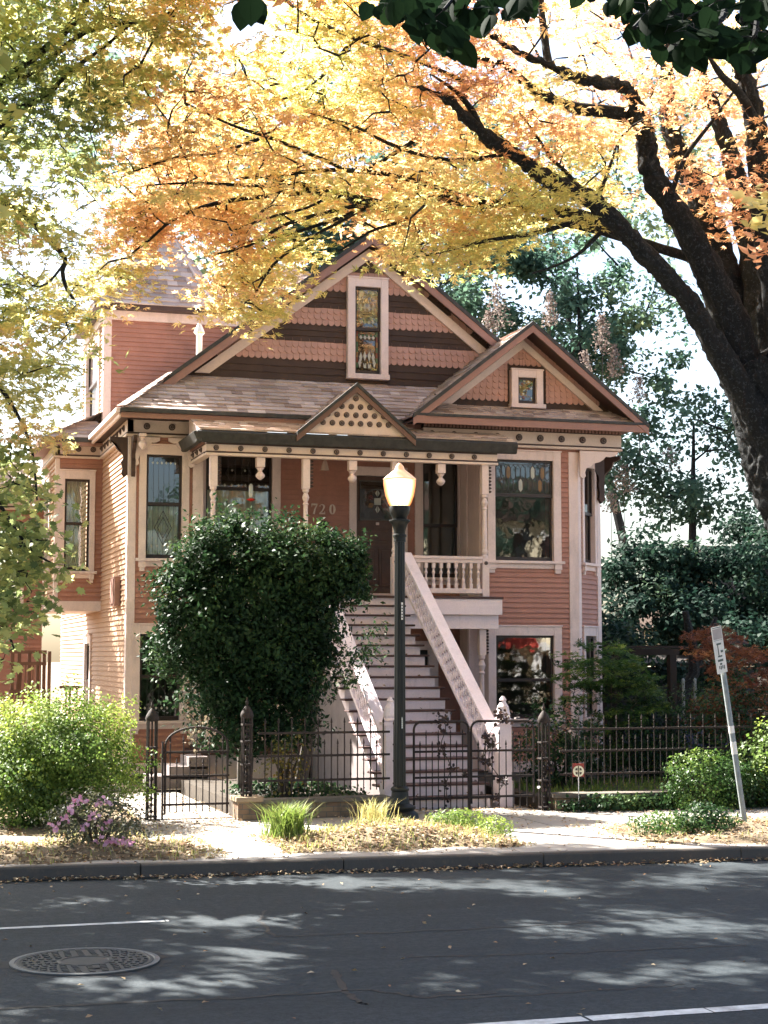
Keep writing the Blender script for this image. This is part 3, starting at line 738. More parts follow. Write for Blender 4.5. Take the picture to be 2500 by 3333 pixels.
# deck and stair
DX0, DX1 = 5.6, 11.2
k = MB(); k.box(DX0, DX1, 28.98, 31.45, 3.535, ZD); deck = k.build('porch_deck', TREADM, house)
k = MB(); k.box(9.2, DX1 - .02, 29.0, 29.05, 3.24, 3.534); k.box(9.2, DX1 - .06, 29.1, 29.15, 2.98, 3.239); k.build('deck_fascia', TRIM2, deck, bevel=.006); k = MB(); k.box(DX0, 7.4, 29.0, 29.05, 3.24, 3.534); k.box(DX0 + .05, 7.4, 29.1, 29.15, 2.98, 3.239); k.build('deck_fascia', TRIM2, deck, bevel=.006)
def balustrade(x0, x1, y, zt, zb, n, name='balustrade', zf=None):
    k = MB(); k.box(x0, x1, y - .06, y + .06, zt - .055, zt); k.box(x0, x1, y - .04, y + .04, zt - .125, zt - .056); k.box(x0, x1, y - .045, y + .045, zb, zb + .09)
    o = k.build(name, TRIM, house, bevel=.006)
    h = zt - .126 - zb - .09
    for i in range(n):
        x = x0 + (i + .5) * (x1 - x0) / n; b = MB()
        b.box(x - .03, x + .03, y - .03, y + .03, zb + .091, zb + .091 + h * .2); b.box(x - .03, x + .03, y - .03, y + .03, zt - .126 - h * .2, zt - .1265)
        b.lathe([(.022, 0), (.034, h * .10), (.034, h * .16), (.018, h * .24), (.02, h * .34), (.034, h * .42), (.02, h * .5), (.018, h * .55), (.028, h * .6)], x, y, zb + .0915 + h * .2, 8)
        b.build('baluster', TRIM, o)
balustrade(9.2, 10.82, 29.12, 4.33, 3.64, 11); balustrade(5.78, 7.35, 29.12, 4.33, 3.64, 10); 
NT_ = 18; RISE = (ZD - .15) / 19; RUN = .267; SX0, SX1 = 7.36, 9.22
stz = lambda k_: ZD - RISE * k_
sty = lambda k_: 29.0 - RUN * k_
stair = MB().box(SX0 + .1, SX1 - .12, 24.28, 24.32, .14, stz(18) - .05).build('staircase', TRIM2, house)
for i in range(1, NT_ + 1):
    k = MB(); k.box(SX0, SX1 - .02, sty(i) - .03, sty(i - 1) + .0, stz(i) - .034, stz(i)); t_ = k.build('tread', TREADM, stair, bevel=.012)
    k = MB(); k.box(SX0 + .09, SX1 - .10, sty(i) + .01 + RUN, sty(i) + .04 + RUN, stz(i) + .001, stz(i - 1) - .035); k.build('riser', TRIM2, stair)
for xx in (SX0 + .10, SX1 - .16):
    k = MB(); n = NT_
    pts = [(xx, sty(0) + .1, ZD - .1), (xx, sty(0) + .1, ZD - .45), (xx, sty(NT_), .12), (xx, sty(NT_) + .02, stz(NT_) - .05)]
    for i in range(NT_, 0, -1): pts += [(xx, sty(i) + .02, stz(i) - .043), (xx, sty(i - 1) + .0, stz(i) - .043)]
    k.prism(pts, (.05, 0, 0)); k.build('stringer', TRIM2, stair)
SKIRT = paint('stair_paint_in_shade', (.20, .165, .16), .7, .2, .5, 4)  # stair paint darkened to stand in for shade under the bush
# lattice side skirt under the stair
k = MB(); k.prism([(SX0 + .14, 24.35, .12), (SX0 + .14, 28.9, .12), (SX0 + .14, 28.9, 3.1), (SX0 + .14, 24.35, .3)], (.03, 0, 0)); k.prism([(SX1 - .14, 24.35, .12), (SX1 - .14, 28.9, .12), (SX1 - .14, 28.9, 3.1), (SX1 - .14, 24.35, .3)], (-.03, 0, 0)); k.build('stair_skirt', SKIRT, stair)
def stair_rail(x):
    sl = RISE / RUN
    y0, z0 = 28.98, ZD + .80; y1 = 24.40; z1 = z0 - sl * (y0 - y1)
    o = MB(); up = Vector((0, 0, 1))
    def bm(m, d, w, h): m.beam((x, y0, z0 + d), (x, y1, z1 + d), w, h)
    bm(o, -.02, .20, .045); bm(o, -.065, .14, .045); bm(o, -.11, .09, .05); bm(o, -.64, .09, .06)
    rl = o.build('stair_railing', TRIM2, house, bevel=.006)
    p = MB(); n = 44
    for i in range(n):                          # basket weave of scroll sawn slats
        yc = y0 - (y0 - y1) * (i + .5) / n; zc = z0 - sl * (y0 - yc); hw = .026
        for r_ in range(5):
            zz = zc - .135 - r_ * .095; s_ = .012 * ((i + r_) % 2 * 2 - 1)
            p.prism([(x + s_ - .008, yc - hw, zz), (x + s_ - .008, yc + hw * (1.1), zz + .012), (x + s_ - .008, yc + hw * 1.2, zz - .07), (x + s_ - .008, yc + hw * .2, zz - .10), (x + s_ - .008, yc - hw * .8, zz - .085)], (.016, 0, 0))
    for r_ in range(5):
        d = -.15 - r_ * .095; p.beam((x, y0, z0 + d), (x, y1, z1 + d), .012, .022)
    p.build('fretwork_panel', TRIM2, rl)
stair_rail(7.50); stair_rail(9.28)
for x, y in ((7.52, 24.28), (9.36, 24.28)):
    k = MB(); k.box(x - .10, x + .10, y - .10, y + .10, .12, 1.42); k.box(x - .13, x + .13, y - .13, y + .13, 1.42, 1.47); k.box(x - .125, x + .125, y - .125, y + .125, .12, .55)
    k.lathe([(.11, 0), (.14, .03), (.10, .06), (.115, .10), (.09, .22), (.05, .28), (.045, .30), (.06, .32), (.02, .38)], x, y, 1.471, 10)
    k.build('newel_post', TRIM2, house)
# lower porch left of the stair and under deck on the right
k = MB(); k.box(5.6, 7.3, 29.1, 31.4, .78, .86); k.box(5.5, 7.3, 29.0, 31.4, .74, .779); ld = k.build('lower_porch_deck', TREADM, house)
k = MB(); k.box(5.6, 7.3, 29.12, 29.2, .3, .739); k.build('deck_fascia', TRIM2, ld)
balustrade(5.85, 7.25, 29.12, 1.62, .95, 9); 
k = MB(); k.box(5.60, 5.78, 29.02, 29.20, .86, 1.75); k.box(5.57, 5.81, 28.99, 29.23, 1.75, 1.80); k.build('newel_post', TRIM, house)
k = MB()
for i in range(3): k.box(4.55 + .33 * i, 5.55, 28.55 + .0, 29.4, .3 + .16 * i - .1, .42 + .16 * i)
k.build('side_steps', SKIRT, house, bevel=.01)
post(10.86, 29.25, .35, 2.99, .7, .5)
k = MB(); k.box(10.95, 11.2, 30.2, 30.3, .3, 3.0); k.build('porch_pilaster', TRIM2, house)
# hanging feeder in the porch
hf = thing('hummingbird_feeder', (6.5, 29.6, 5.4), 'small glass feeder with a red base hanging under the porch roof', 'bird feeder')
k = MB(); k.tube([(6.5, 29.6, 6.41), (6.5, 29.6, 5.62)], .004, 4); k.build('wire', IRON, hf)
k = MB(); k.lathe([(.02, .26), (.04, .22), (.045, .05), (.03, .0)][::-1], 6.5, 29.6, 5.36, 10); k.build('bottle', simple('feeder_glass', (.45, .48, .45), .1), hf, True)
k = MB(); k.lathe([(.02, 0), (.08, .02), (.07, .04), (.02, .055)], 6.5, 29.6, 5.30, 10); k.build('base', simple('feeder_red', (.55, .03, .02), .3), hf, True)
hl = thing('porch_lantern', (7.98, 29.9, 6.1), 'small clear glass lantern hanging from the porch ceiling left of the door', 'lantern')
k = MB(); k.tube([(7.98, 29.9, 6.41), (7.98, 29.9, 6.15)], .005, 4); k.build('chain', IRON, hl)
k = MB(); k.lathe([(.01, .2), (.04, .17), (.06, .10), (.085, 0), (.04, -.01)][::-1], 7.98, 29.9, 5.95, 10); k.build('lamp_shade', simple('lantern_glass', (.5, .38, .32), .15), hl, True)
# ================================================================== STREET AND GROUND
def asphalt():
    n = NT('asphalt')
    f1 = n.noise(.55, 5, .65); f2 = n.noise(34, 4, .9); f3 = n.noise(4, 6, .75, stretch=(.3, 1, 1)); f4 = n.noise(150, 2, .7); f5 = n.noise(12, 5, .8); f6 = n.noise(.8, 3, .5, stretch=(.08, 1, 1))
    c = n.ramp(f1, [(.3, (.016, .023, .029)), (.7, (.025, .034, .041))])
    c = n.mix(.6, c, n.ramp(f2, [(.28, (.005, .008, .010)), (.5, (.021, .029, .035)), (.64, (.062, .072, .078)), (.74, (.20, .21, .21))]))
    c = n.mix(n.ramp(f5, [(.45, (0, 0, 0)), (.62, (.7, .7, .7))]), c, (.050, .060, .066))
    c = n.mix(n.ramp(f3, [(.5, (0, 0, 0)), (.75, (.55, .55, .55))]), c, (.010, .014, .017))
    c = n.mix(n.ramp(f6, [(.52, (0, 0, 0)), (.7, (.5, .5, .5))]), c, (.012, .016, .019))
    n.col(c); n.set(Roughness=.78); n.b.inputs['Specular IOR Level'].default_value = .22; n.bump(f2, .8, .012); return n.m
ASPH = asphalt()
def concrete(name, c, leafy=.3):
    n = NT(name); f1 = n.noise(1.3, 6, .7); f2 = n.noise(60, 3, .7); f3 = n.noise(9, 5, .75)
    k = n.ramp(f1, [(.3, sc3(c, .78)), (.7, sc3(c, 1.1))]); k = n.mix(.25, k, n.ramp(f2, [(.3, sc3(c, .5)), (.7, sc3(c, 1.3))]))
    k = n.mix(n.ramp(f3, [(.56, (0, 0, 0)), (.75, (leafy,) * 3)]), k, (.17, .12, .075))
    n.col(k); n.set(Roughness=.9); n.bump(f2, .3, .004); return n.m
CONC = concrete('concrete', (.36, .33, .30)); KERB = concrete('kerb_concrete', (.085, .072, .060), .6); STONE = concrete('mossy_stone', (.13, .11, .085), .5)
def soil():
    n = NT('leaf_litter_soil'); f1 = n.noise(3, 6, .75); f2 = n.noise(45, 4, .8)
    c = n.ramp(f1, [(.3, (.10, .07, .045)), (.6, (.20, .145, .085)), (.8, (.12, .11, .05))]); c = n.mix(.5, c, n.ramp(f2, [(.3, (.05, .035, .02)), (.7, (.32, .24, .15))]))
    n.col(c); n.set(Roughness=.95); n.bump(f2, .8, .02); return n.m
SOIL = soil()
DSOIL = paint('dark_soil', (.055, .042, .03), .95, .4, 0, 9)
LINEM = paint('road_line_paint', (.58, .58, .56), .85, .3, .75, 7)
def sheet(name, pts, m, kd='structure'):
    o = MB().poly(pts).build(name, m); o['kind'] = kd; return o
sheet('ground', [(-700, -700, -.06), (700, -700, -.06), (700, 900, -.06), (-700, 900, -.06)], SOIL)
kY = lambda x: 18.86 - .076 * (x - 1.37)
road = MB().poly([(-60, 1.6, 0), (60, 1.6, 0), (60, kY(60) + .05, 0), (-60, kY(-60) + .05, 0)]).build('road', ASPH); road['kind'] = 'structure'
k = MB()
def strip(k, pts, w, z, m=0):
    for i in range(len(pts) - 1):
        a = Vector((*pts[i], z)); b = Vector((*pts[i + 1], z)); d = (b - a).normalized(); nn = Vector((-d.y, d.x, 0)); wa = w if not callable(w) else w(i); wb = w if not callable(w) else w(i + 1)
        k.add([a - nn * wa / 2, b - nn * wb / 2, b + nn * wb / 2, a + nn * wa / 2], [(0, 1, 2, 3)], m)
def worn(k, x0, x1, y, w, z, keep=.9):
    x = x0
    while x < x1:
        L = random.uniform(.08, .4)
        if random.random() < keep: k.poly([(x, y - w / 2 + random.uniform(-.008, .008), z), (min(x + L, x1), y - w / 2 + random.uniform(-.008, .008), z), (min(x + L, x1), y + w / 2, z), (x, y + w / 2, z)])
        x += L + (random.uniform(.004, .03) if random.random() < .25 else 0)
worn(k, -14, 2.68, 15.64, .10, .004, .97); worn(k, 3.3, 16, 10.62, .15, .004, 1.1)
k.build('lane_marking', LINEM, road)
TAR = simple('crack_tar', (.012, .012, .013), .7)
k = MB()
def crack(pxs, w=.03):
    pts = [atz(x * 1.507, y * 1.507, 0) for x, y in pxs]; out = []
    for i in range(len(pts) - 1):
        for t in range(10):
            p = pts[i].lerp(pts[i + 1], t / 10); out.append((p.x + random.uniform(-.02, .02), p.y + random.uniform(-.03, .03)))
    strip(k, out, lambda i: w * (.4 + .9 * abs(math.sin(i * 1.7 + .3 * i * i))), .003)
crack([(-40, 2182), (300, 2164), (540, 2155), (800, 2138), (900, 2155), (1100, 2145)], .045); crack([(590, 2024), (900, 2012), (1300, 1992), (1600, 1975)], .035); crack([(880, 2068), (1200, 2060), (1659, 2040)], .03)
crack([(720, 2095), (745, 2140), (775, 2165), (800, 2170)], .05); crack([(590, 2024), (560, 1990), (575, 1965)], .03); crack([(960, 2160), (1300, 2140), (1500, 2125)], .02)
k.build('road_crack', TAR, road)
# kerb and pavement
k = MB(); xs = [-40, -4, -1.3, .6, 2.9, 5.2, 7.6, 10.1, 12.6, 40]
for i in range(len(xs) - 1):
    a, b = xs[i], xs[i + 1] - .012; j = random.uniform(-.012, .012)
    k.prism([(a, kY(a) + j + .02, -.03), (b, kY(b) + j + .02, -.03), (b, kY(b) + .17, -.03), (a, kY(a) + .17, -.03)], (0, 0, .03))
    k.prism([(a, kY(a) + j, 0), (a, kY(a) + .17, 0), (a, kY(a) + .17, .15 + j * .3), (a, kY(a) + j + .03, .15 + j * .3), (a, kY(a) + j + .008, .13)], Vector((b - a, kY(b) - kY(a), 0)))
kerb = k.build('kerb', KERB, bevel=.006); kerb['kind'] = 'structure'
k = MB()
for i in range(-14, 18):
    a = 1.2 + i * 1.55; b = a + 1.54; z = .146 + random.uniform(-.003, .003)
    for y0, y1 in ((0, .0), ):
        k.prism([(a, kY(a) + .172, 0), (b, kY(b) + .172, 0), (b, 21.3, 0), (a, 21.3, 0)], (0, 0, z)); k.prism([(a, 21.31, 0), (b, 21.31, 0), (b, 23.75, 0), (a, 23.75, 0)], (0, 0, z + random.uniform(-.003, .003)))
pav = k.build('pavement', CONC); pav['kind'] = 'structure'
sheet('yard', [(-60, 23.7, .13), (60, 23.7, .13), (60, 130, .13), (-60, 130, .13)], SOIL)
k = MB(); k.box(3.7, 4.98, 23.76, 28.5, .05, .16); k.box(7.3, 9.6, 23.76, 24.3, .05, .15); k.build('garden_path', CONC)['kind'] = 'structure'
sheet('opposite_pavement', [(-60, -8, .15), (60, -8, .15), (60, 1.59, .15), (-60, 1.59, .15)], CONC)
def mound(name, x0, x1, y0, y1, h, z0=.152, n=26, seed=1):
    rr = random.Random(seed); k = MB(); vs = []; ph = [rr.uniform(0, 6) for _ in range(6)]
    for j in range(n + 1):
        for i in range(n + 1):
            u, v = i / n, j / n; x = x0 + (x1 - x0) * u; y = y0 + (y1 - y0) * v
            e = max(0, 1 - (abs(2 * u - 1) ** 3.2)) * max(0, 1 - abs(2 * v - 1) ** 2.6)
            w = .75 + .25 * math.sin(x * 3 + ph[0]) + .18 * math.sin(y * 5 + ph[1] + x * 2)
            ed = 1 + .12 * math.sin(x * 4.1 + ph[2]) * (1 if v < .5 else -1)
            vs.append((x, y0 + (y1 - y0) * (.5 + (v - .5) * ed), z0 - .02 + h * e * w + rr.uniform(0, .012)))
    fs = [(j * (n + 1) + i, j * (n + 1) + i + 1, (j + 1) * (n + 1) + i + 1, (j + 1) * (n + 1) + i) for j in range(n) for i in range(n)]
    o = k.add(vs, fs).build(name, SOIL, smooth=True); o['kind'] = 'structure'; return vs
beds = {}
beds['l'] = mound('planting_bed', -3.0, 3.9, 19.15, 21.15, .20, seed=2); beds['m'] = mound('planting_bed', 4.75, 7.75, 19.25, 21.3, .22, seed=3); beds['r'] = mound('planting_bed', 9.15, 18, 18.65, 21.2, .20, seed=4)
beds['yl'] = mound('planting_bed', -8, 3.6, 21.9, 27, .16, .14, seed=5)
k = MB(); k.box(5.05, 7.25, 23.72, 28.4, .1, .36); k.box(9.75, 30, 23.6, 29.0, .1, .33); k.build('garden_bed', DSOIL)['kind'] = 'structure'

# manhole
mh = thing('manhole_cover', (1.68, 13.75, 0), 'round cast iron manhole cover set in the asphalt', 'manhole cover')
CAST = paint('cast_iron', (.030, .034, .037), .5, .35, scale=20)
k = MB(); nn_ = 60
for i in range(nn_):
    a0, a1 = 2 * math.pi * i / nn_, 2 * math.pi * (i + 1) / nn_; q0, q1 = .66 + .05 * math.sin(i * 2.1) + .03 * math.sin(i * .7), .66 + .05 * math.sin((i + 1) * 2.1) + .03 * math.sin((i + 1) * .7)
    k.add([(1.68 + .59 * math.cos(a0), 13.75 + .59 * math.sin(a0), .002), (1.68 + q0 * math.cos(a0), 13.75 + q0 * math.sin(a0), .002), (1.68 + q1 * math.cos(a1), 13.75 + q1 * math.sin(a1), .002), (1.68 + .59 * math.cos(a1), 13.75 + .59 * math.sin(a1), .002)], [(0, 1, 2, 3)])
k.build('asphalt_collar', simple('collar_tar', (.010, .012, .014), .8), mh)
k = MB(); k.lathe([(.595, 0), (.60, .012), (.56, .014), (.555, .006), (.0, .006)], 1.68, 13.75, .003, 48)
k.build('frame_ring', paint('worn_iron_ring', (.13, .135, .135), .5, .3, scale=20), mh)
k = MB(); k.lathe([(.0, .008), (.548, .008), (.545, .013), (.52, .013), (.515, .009), (.22, .009), (.215, .014), (.19, .014), (.185, .009), (0, .009)], 1.68, 13.75, .003, 48)
for ring, cnt in ((.25, 14), (.31, 18), (.37, 22), (.43, 26), (.485, 30)):
    for i in range(cnt):
        a = 2 * math.pi * (i + .5 * (cnt % 4 == 2)) / cnt; cx, cy = 1.68 + ring * math.cos(a), 13.75 + ring * math.sin(a); t = Vector((-math.sin(a), math.cos(a), 0)) * .024; r_ = Vector((math.cos(a), math.sin(a), 0)) * .015; c0 = Vector((cx, cy, .011))
        k.prism([c0 - t - r_, c0 - t + r_, c0 + t + r_, c0 + t - r_], (0, 0, .008))
k.build('lid', CAST, mh); k = MB(); k.box(1.66, 1.75, 13.36, 13.41, .014, .0195); k.build('lift_slot', BLACK, mh)

# litter
lt = MB(); p = atz(845, 2836, 0.02); lt.M = Matrix.Translation(p) @ Matrix.Rotation(.5, 4, 'Z') @ Matrix.Rotation(rad(84), 4, 'Y')
lt.lathe([(.032, -.06), (.042, .05), (.045, .055), (.03, .05), (.0, -.03)], 0, 0, .0, 12, 0)
lt.box(-.046, -.02, -.05, .05, -.03, .02, 1); tag(lt.build('paper_cup', [WHITE, simple('cup_red', (.5, .03, .03), .5)]), 'crumpled red and white paper cup lying in the gutter', 'paper cup')

# ------------------------------------------------------------------ street lamp
LX, LY = 7.05, 22.3
lamp = thing('street_lamp', (LX, LY, .15), 'lit acorn globe street lamp on a fluted dark post at the pavement edge', 'street lamp')
k = MB(); k.lathe([(.30, 0), (.30, .05), (.27, .08), (.25, .16), (.20, .20), (.22, .225), (.22, .25), (.14, .29), (.12, .40), (.115, .46), (.13, .475), (.13, .50), (.095, .53)], LX, LY, .13, 16); k.build('base', POLE, lamp, True)
k = MB(); n = 24; cs = []; 
for z in [.60 + i * .3 for i in range(13)]: cs.append(z)
vs = []; fs = []
for z in cs:
    r0 = .084 - .012 * (z - .6) / 3.6
    for j in range(n):
        r_ = r0 * (1 if j % 2 else .9); a = 2 * math.pi * j / n; vs.append((LX + r_ * math.cos(a), LY + r_ * math.sin(a), z))
for i in range(len(cs) - 1):
    for j in range(n): fs.append((i * n + j, i * n + (j + 1) % n, (i + 1) * n + (j + 1) % n, (i + 1) * n + j))
k.add(vs, fs); k.build('pole', POLE, lamp)
k = MB(); k.lathe([(.085, -.1), (.085, -.04), (.10, -.03), (.10, 0), (.08, .01), (.085, .06), (.11, .15), (.15, .19), (.15, .21), (.10, .22), (.11, .26), (.135, .30), (.15, .38), (.14, .41)], LX, LY, 4.18, 16); k.build('capital', POLE, lamp, True)
def globe_mat():
    n = NT('lamp_globe'); n.col((.10, .05, .03)); n.set(Roughness=.35)
    lw = n.node('ShaderNodeLayerWeight'); lw.inputs['Blend'].default_value = .5
    c = n.ramp(lw.outputs['Facing'], [(.0, (1, .80, .52)), (.3, (1, .66, .34)), (.55, (1, .42, .13)), (.85, (1, .24, .04))])
    n.link(c, n.b.inputs['Emission Color']); n.link(n.ramp(lw.outputs['Facing'], [(0, (.9, .9, .9)), (.3, (.6,) * 3), (.55, (.27,) * 3), (.9, (.14,) * 3)]), n.b.inputs['Emission Strength'])
    return n.m
GLOBE_E = 1.1
k = MB(); k.lathe([(.13, 0), (.165, .06), (.205, .17), (.228, .30), (.233, .37), (.228, .385), (.215, .39)], LX, LY, 4.57, 24); gb = k.build('globe', globe_mat(), lamp, True)
k = MB(); k.lathe([(.233, .0), (.238, .012), (.225, .02), (.17, .07), (.10, .125), (.07, .15), (.06, .19), (.03, .225), (.012, .24)], LX, LY, 4.962, 24)
n = NT('lamp_globe_cap'); n.col((.40, .26, .20)); n.set(Roughness=.4); n.b.inputs['Emission Color'].default_value = (1, .55, .30, 1); n.b.inputs['Emission Strength'].default_value = .11; k.build('globe_cap', n.m, lamp, True)
k = MB(); k.M = Matrix.Translation((LX, LY, 0)) @ Matrix.Rotation(rad(-17), 4, 'Z')
k.box(.020, .045, -.089, -.0835, 2.98, 3.22, 0)
for i in range(5): k.box(.024, .041, -.0905, -.0895, 3.0 + i * .042, 3.022 + i * .042, 1)
k.build('sticker', [WHITE, BLACK], lamp)
k = MB(); k.M = Matrix.Translation((LX, LY, 0)) @ Matrix.Rotation(rad(-17), 4, 'Z'); k.box(.022, .042, -.0945, -.0885, 1.46, 1.62, 0)
for i in range(5): k.box(.026, .038, -.0955, -.095, 1.475 + i * .028, 1.487 + i * .028, 1)
k.build('number_tag', [METAL, WHITE], lamp)

# ------------------------------------------------------------------ leaning parking sign
sg = thing('parking_sign', (11.13, 19.95, .15), 'narrow white parking sign on a leaning grey steel post', 'street sign')
pb, pt = Vector((11.15, 19.95, .05)), Vector((10.76, 19.95, 2.84))
k = MB(); k.tube([pb, pb.lerp(pt, .5), pt], [.038, .038, .038], 10); k.build('post', METAL, sg, True)
ax = (pt - pb).normalized(); dd = Vector((-.79, -.61, 0)).normalized(); dd = (dd - ax * dd.dot(ax)).normalized(); nn = ax.cross(dd); 
if nn.dot(CAMP - pt) < 0: nn = -nn
o0 = pb.lerp(pt, .79)
SM = Matrix(((dd.x, nn.x, ax.x, o0.x), (dd.y, nn.y, ax.y, o0.y), (dd.z, nn.z, ax.z, o0.z), (0, 0, 0, 1)))
k = MB(); k.M = SM; k.box(-.04, .29, .040, .046, 0, .62); plate = k.build('plate', paint('sign_white', (.72, .70, .64), .5, .1, .4, 9), sg)
k = MB(); k.M = SM
def mk(x0, x1, z0, z1): k.box(x0, x1, .0465, .0475, z0, z1)
mk(-.02, .27, .60, .61); mk(-.02, .27, .435, .44)
mk(.05, .20, .375, .40); mk(.15, .18, .22, .375); mk(.06, .20, .215, .235); mk(.02, .09, .27, .30); mk(.05, .22, .155, .185)
for i in range(4): mk(.03 + .05 * i, .06 + .05 * i, .05 + .01 * (i % 2), .10)
mk(.10, .17, .11, .135)
k.build('sign_lettering', simple('sign_ink', (.05, .075, .06), .6), plate)
k = MB(); k.M = SM; k.box(-.02, .27, .0465, .047, .45, .59); k.build('sign_panel', paint('faded_panel', (.42, .36, .33), .6, .2), plate)
for t0, t1 in ((.50, .535), (.40, .46)):
    k = MB(); k.tube([pb.lerp(pt, t0), pb.lerp(pt, t1)], .0395, 10); k.build('sticker', WHITE, sg, True)

# ------------------------------------------------------------------ low garden walls
BRICK = None
def brickm():
    n = NT('old_brick'); b = n.node('ShaderNodeTexBrick'); tc = n.node('ShaderNodeTexCoord'); mp = n.node('ShaderNodeMapping'); mp.inputs['Rotation'].default_value = (rad(90), 0, 0)
    n.link(tc.outputs['Object'], mp.inputs['Vector']); n.link(mp.outputs['Vector'], b.inputs['Vector'])
    b.inputs['Scale'].default_value = 1; b.inputs['Brick Width'].default_value = .21; b.inputs['Row Height'].default_value = .075; b.inputs['Mortar Size'].default_value = .006
    b.inputs['Color1'].default_value = (.17, .10, .06, 1); b.inputs['Color2'].default_value = (.24, .16, .09, 1); b.inputs['Mortar'].default_value = (.11, .095, .075, 1)
    f = n.noise(6, 5, .7); c = n.mix(n.ramp(f, [(.45, (0, 0, 0)), (.7, (.7, .7, .7))]), b.outputs['Color'], (.06, .06, .04)); n.col(c); n.set(Roughness=.9); n.bump(b.outputs['Fac'], -.4, .01); return n.m
BRICK = brickm()
def lowwall(nm, x0, x1, y, h, lab):
    t = thing(nm, ((x0 + x1) / 2, y, .14), lab, 'garden wall'); k = MB(); x = x0
    while x < x1 - .05:
        L = min(random.uniform(.3, .6), x1 - x); zz = h + random.uniform(-.012, .012)
        k.box(x, x + L - .006, y + random.uniform(-.012, .01), y + .3, .10, zz - .061); x += L
    k.build('wall', BRICK, t, bevel=.008); k = MB(); x = x0 - .03
    while x < x1:
        L = min(random.uniform(.5, .9), x1 + .03 - x); k.box(x, x + L - .006, y - .03 + random.uniform(-.01, .01), y + .32, h - .06, h + random.uniform(-.006, .006)); x += L
    k.build('coping', STONE, t, bevel=.01); return t
lowwall('low_garden_wall', 5.32, 7.25, 23.45, .42, 'low mossy garden wall under the iron fence left of the lamp')
lowwall('low_garden_wall', 9.85, 18.0, 23.35, .40, 'low dark garden wall right of the double gate')
t = thing('brick_pier', (5.14, 23.5, .14), 'short sunlit brick pier at the corner beside the arched gate', 'pier'); k = MB(); k.box(4.98, 5.31, 23.36, 23.75, .1, .40); k.build('pier_body', BRICK, t, bevel=.01); k = MB(); k.box(4.94, 5.34, 23.32, 23.78, .401, .47); k.build('coping', concrete('pale_coping', (.30, .22, .14)), t, bevel=.012)

# ------------------------------------------------------------------ iron fence, posts and gates
def finial(k, x, y, z, s=1.0):
    k.lathe([(.006, 0), (.014 * s, .012), (.006, .024), (.017 * s, .05), (.010, .085), (.002, .12)], x, y, z, 6)
def rail(k, x0, x1, y, z): k.box(x0, x1, y - .012, y + .012, z - .016, z + .016)
FY = 23.52
def fence(x0, x1, lab, y=FY, tops=(1.36, 1.03, .68), bot=.52, step=.19):
    t = thing('iron_fence', ((x0 + x1) / 2, y, .4), lab, 'fence')
    k = MB()
    for z in tops: rail(k, x0, x1, y, z)
    k.build('rail', IRON2, t)
    n = int((x1 - x0) / step)
    for i in range(n):
        x = x0 + (i + .5) * (x1 - x0) / n
        p = MB(); p.tube([(x, y, bot), (x, y, tops[0] + .10)], .0095, 6); finial(p, x, y, tops[0] + .10); 
        for z in tops: p.lathe([(.006, -.03), (.02, -.012), (.02, .012), (.006, .03)], x, y, z, 6)
        xs_ = x + step / 2
        if i < n - 1:
            p.tube([(xs_, y, bot), (xs_, y, tops[1] + .12)], .0085, 6); finial(p, xs_, y, tops[1] + .12, .9)
            p.lathe([(.006, -.03), (.018, -.012), (.018, .012), (.006, .03)], xs_, y, tops[1], 6); finial(p, xs_, y, tops[2] + .02, .7)
        p.build('picket', IRON2, t)
    return t
fence(5.3, 7.28, 'rusty wrought iron fence on the low wall between the arched gate and the lamp')
fence(9.98, 17.6, 'dark wrought iron fence on the right hand wall among shrubs', step=.21)
def gatepost(x, y, z0, zt, lab):
    t = thing('gate_post', (x, y, z0), lab, 'gate post', 'ornate iron gate posts'); a = .058
    for sx in (-a, a):
        for sy in (-a, a):
            k = MB(); k.tube([(x + sx, y + sy, z0), (x + sx, y + sy, zt - .12)], .016, 6); k.build('upright', IRON2, t)
    k = MB()
    for z in (z0 + .05, z0 + .45, z0 + .78, z0 + 1.02): k.box(x - a - .02, x + a + .02, y - a - .02, y + a + .02, z - .012, z + .012)
    k.tube([(x, y, z0), (x, y, zt - .1)], .012, 6)
    for z in [z0 + .12 + .09 * i for i in range(11)]:
        k.lathe([(.01, -.03), (.035, 0), (.01, .03)], x, y, z, 6)
    k.build('scrollwork', IRON2, t)
    k = MB(); k.lathe([(.085, -.14), (.10, -.10), (.085, -.05), (.055, 0), (.03, .03), (.012, .05), (.025, .075), (.02, .10), (.004, .16)], x, y, zt, 10); k.build('cap', IRON2, t, True)
gatepost(3.80, 23.75, .15, 1.68, 'ornate iron gate post half hidden by the round hedge'); gatepost(5.13, 23.52, .47, 1.72, 'ornate iron gate post standing on the brick pier')
gatepost(7.42, 23.5, .15, 1.58, 'ornate iron gate post behind the street lamp'); gatepost(9.72, 23.5, .15, 1.60, 'ornate iron gate post right of the double gate')
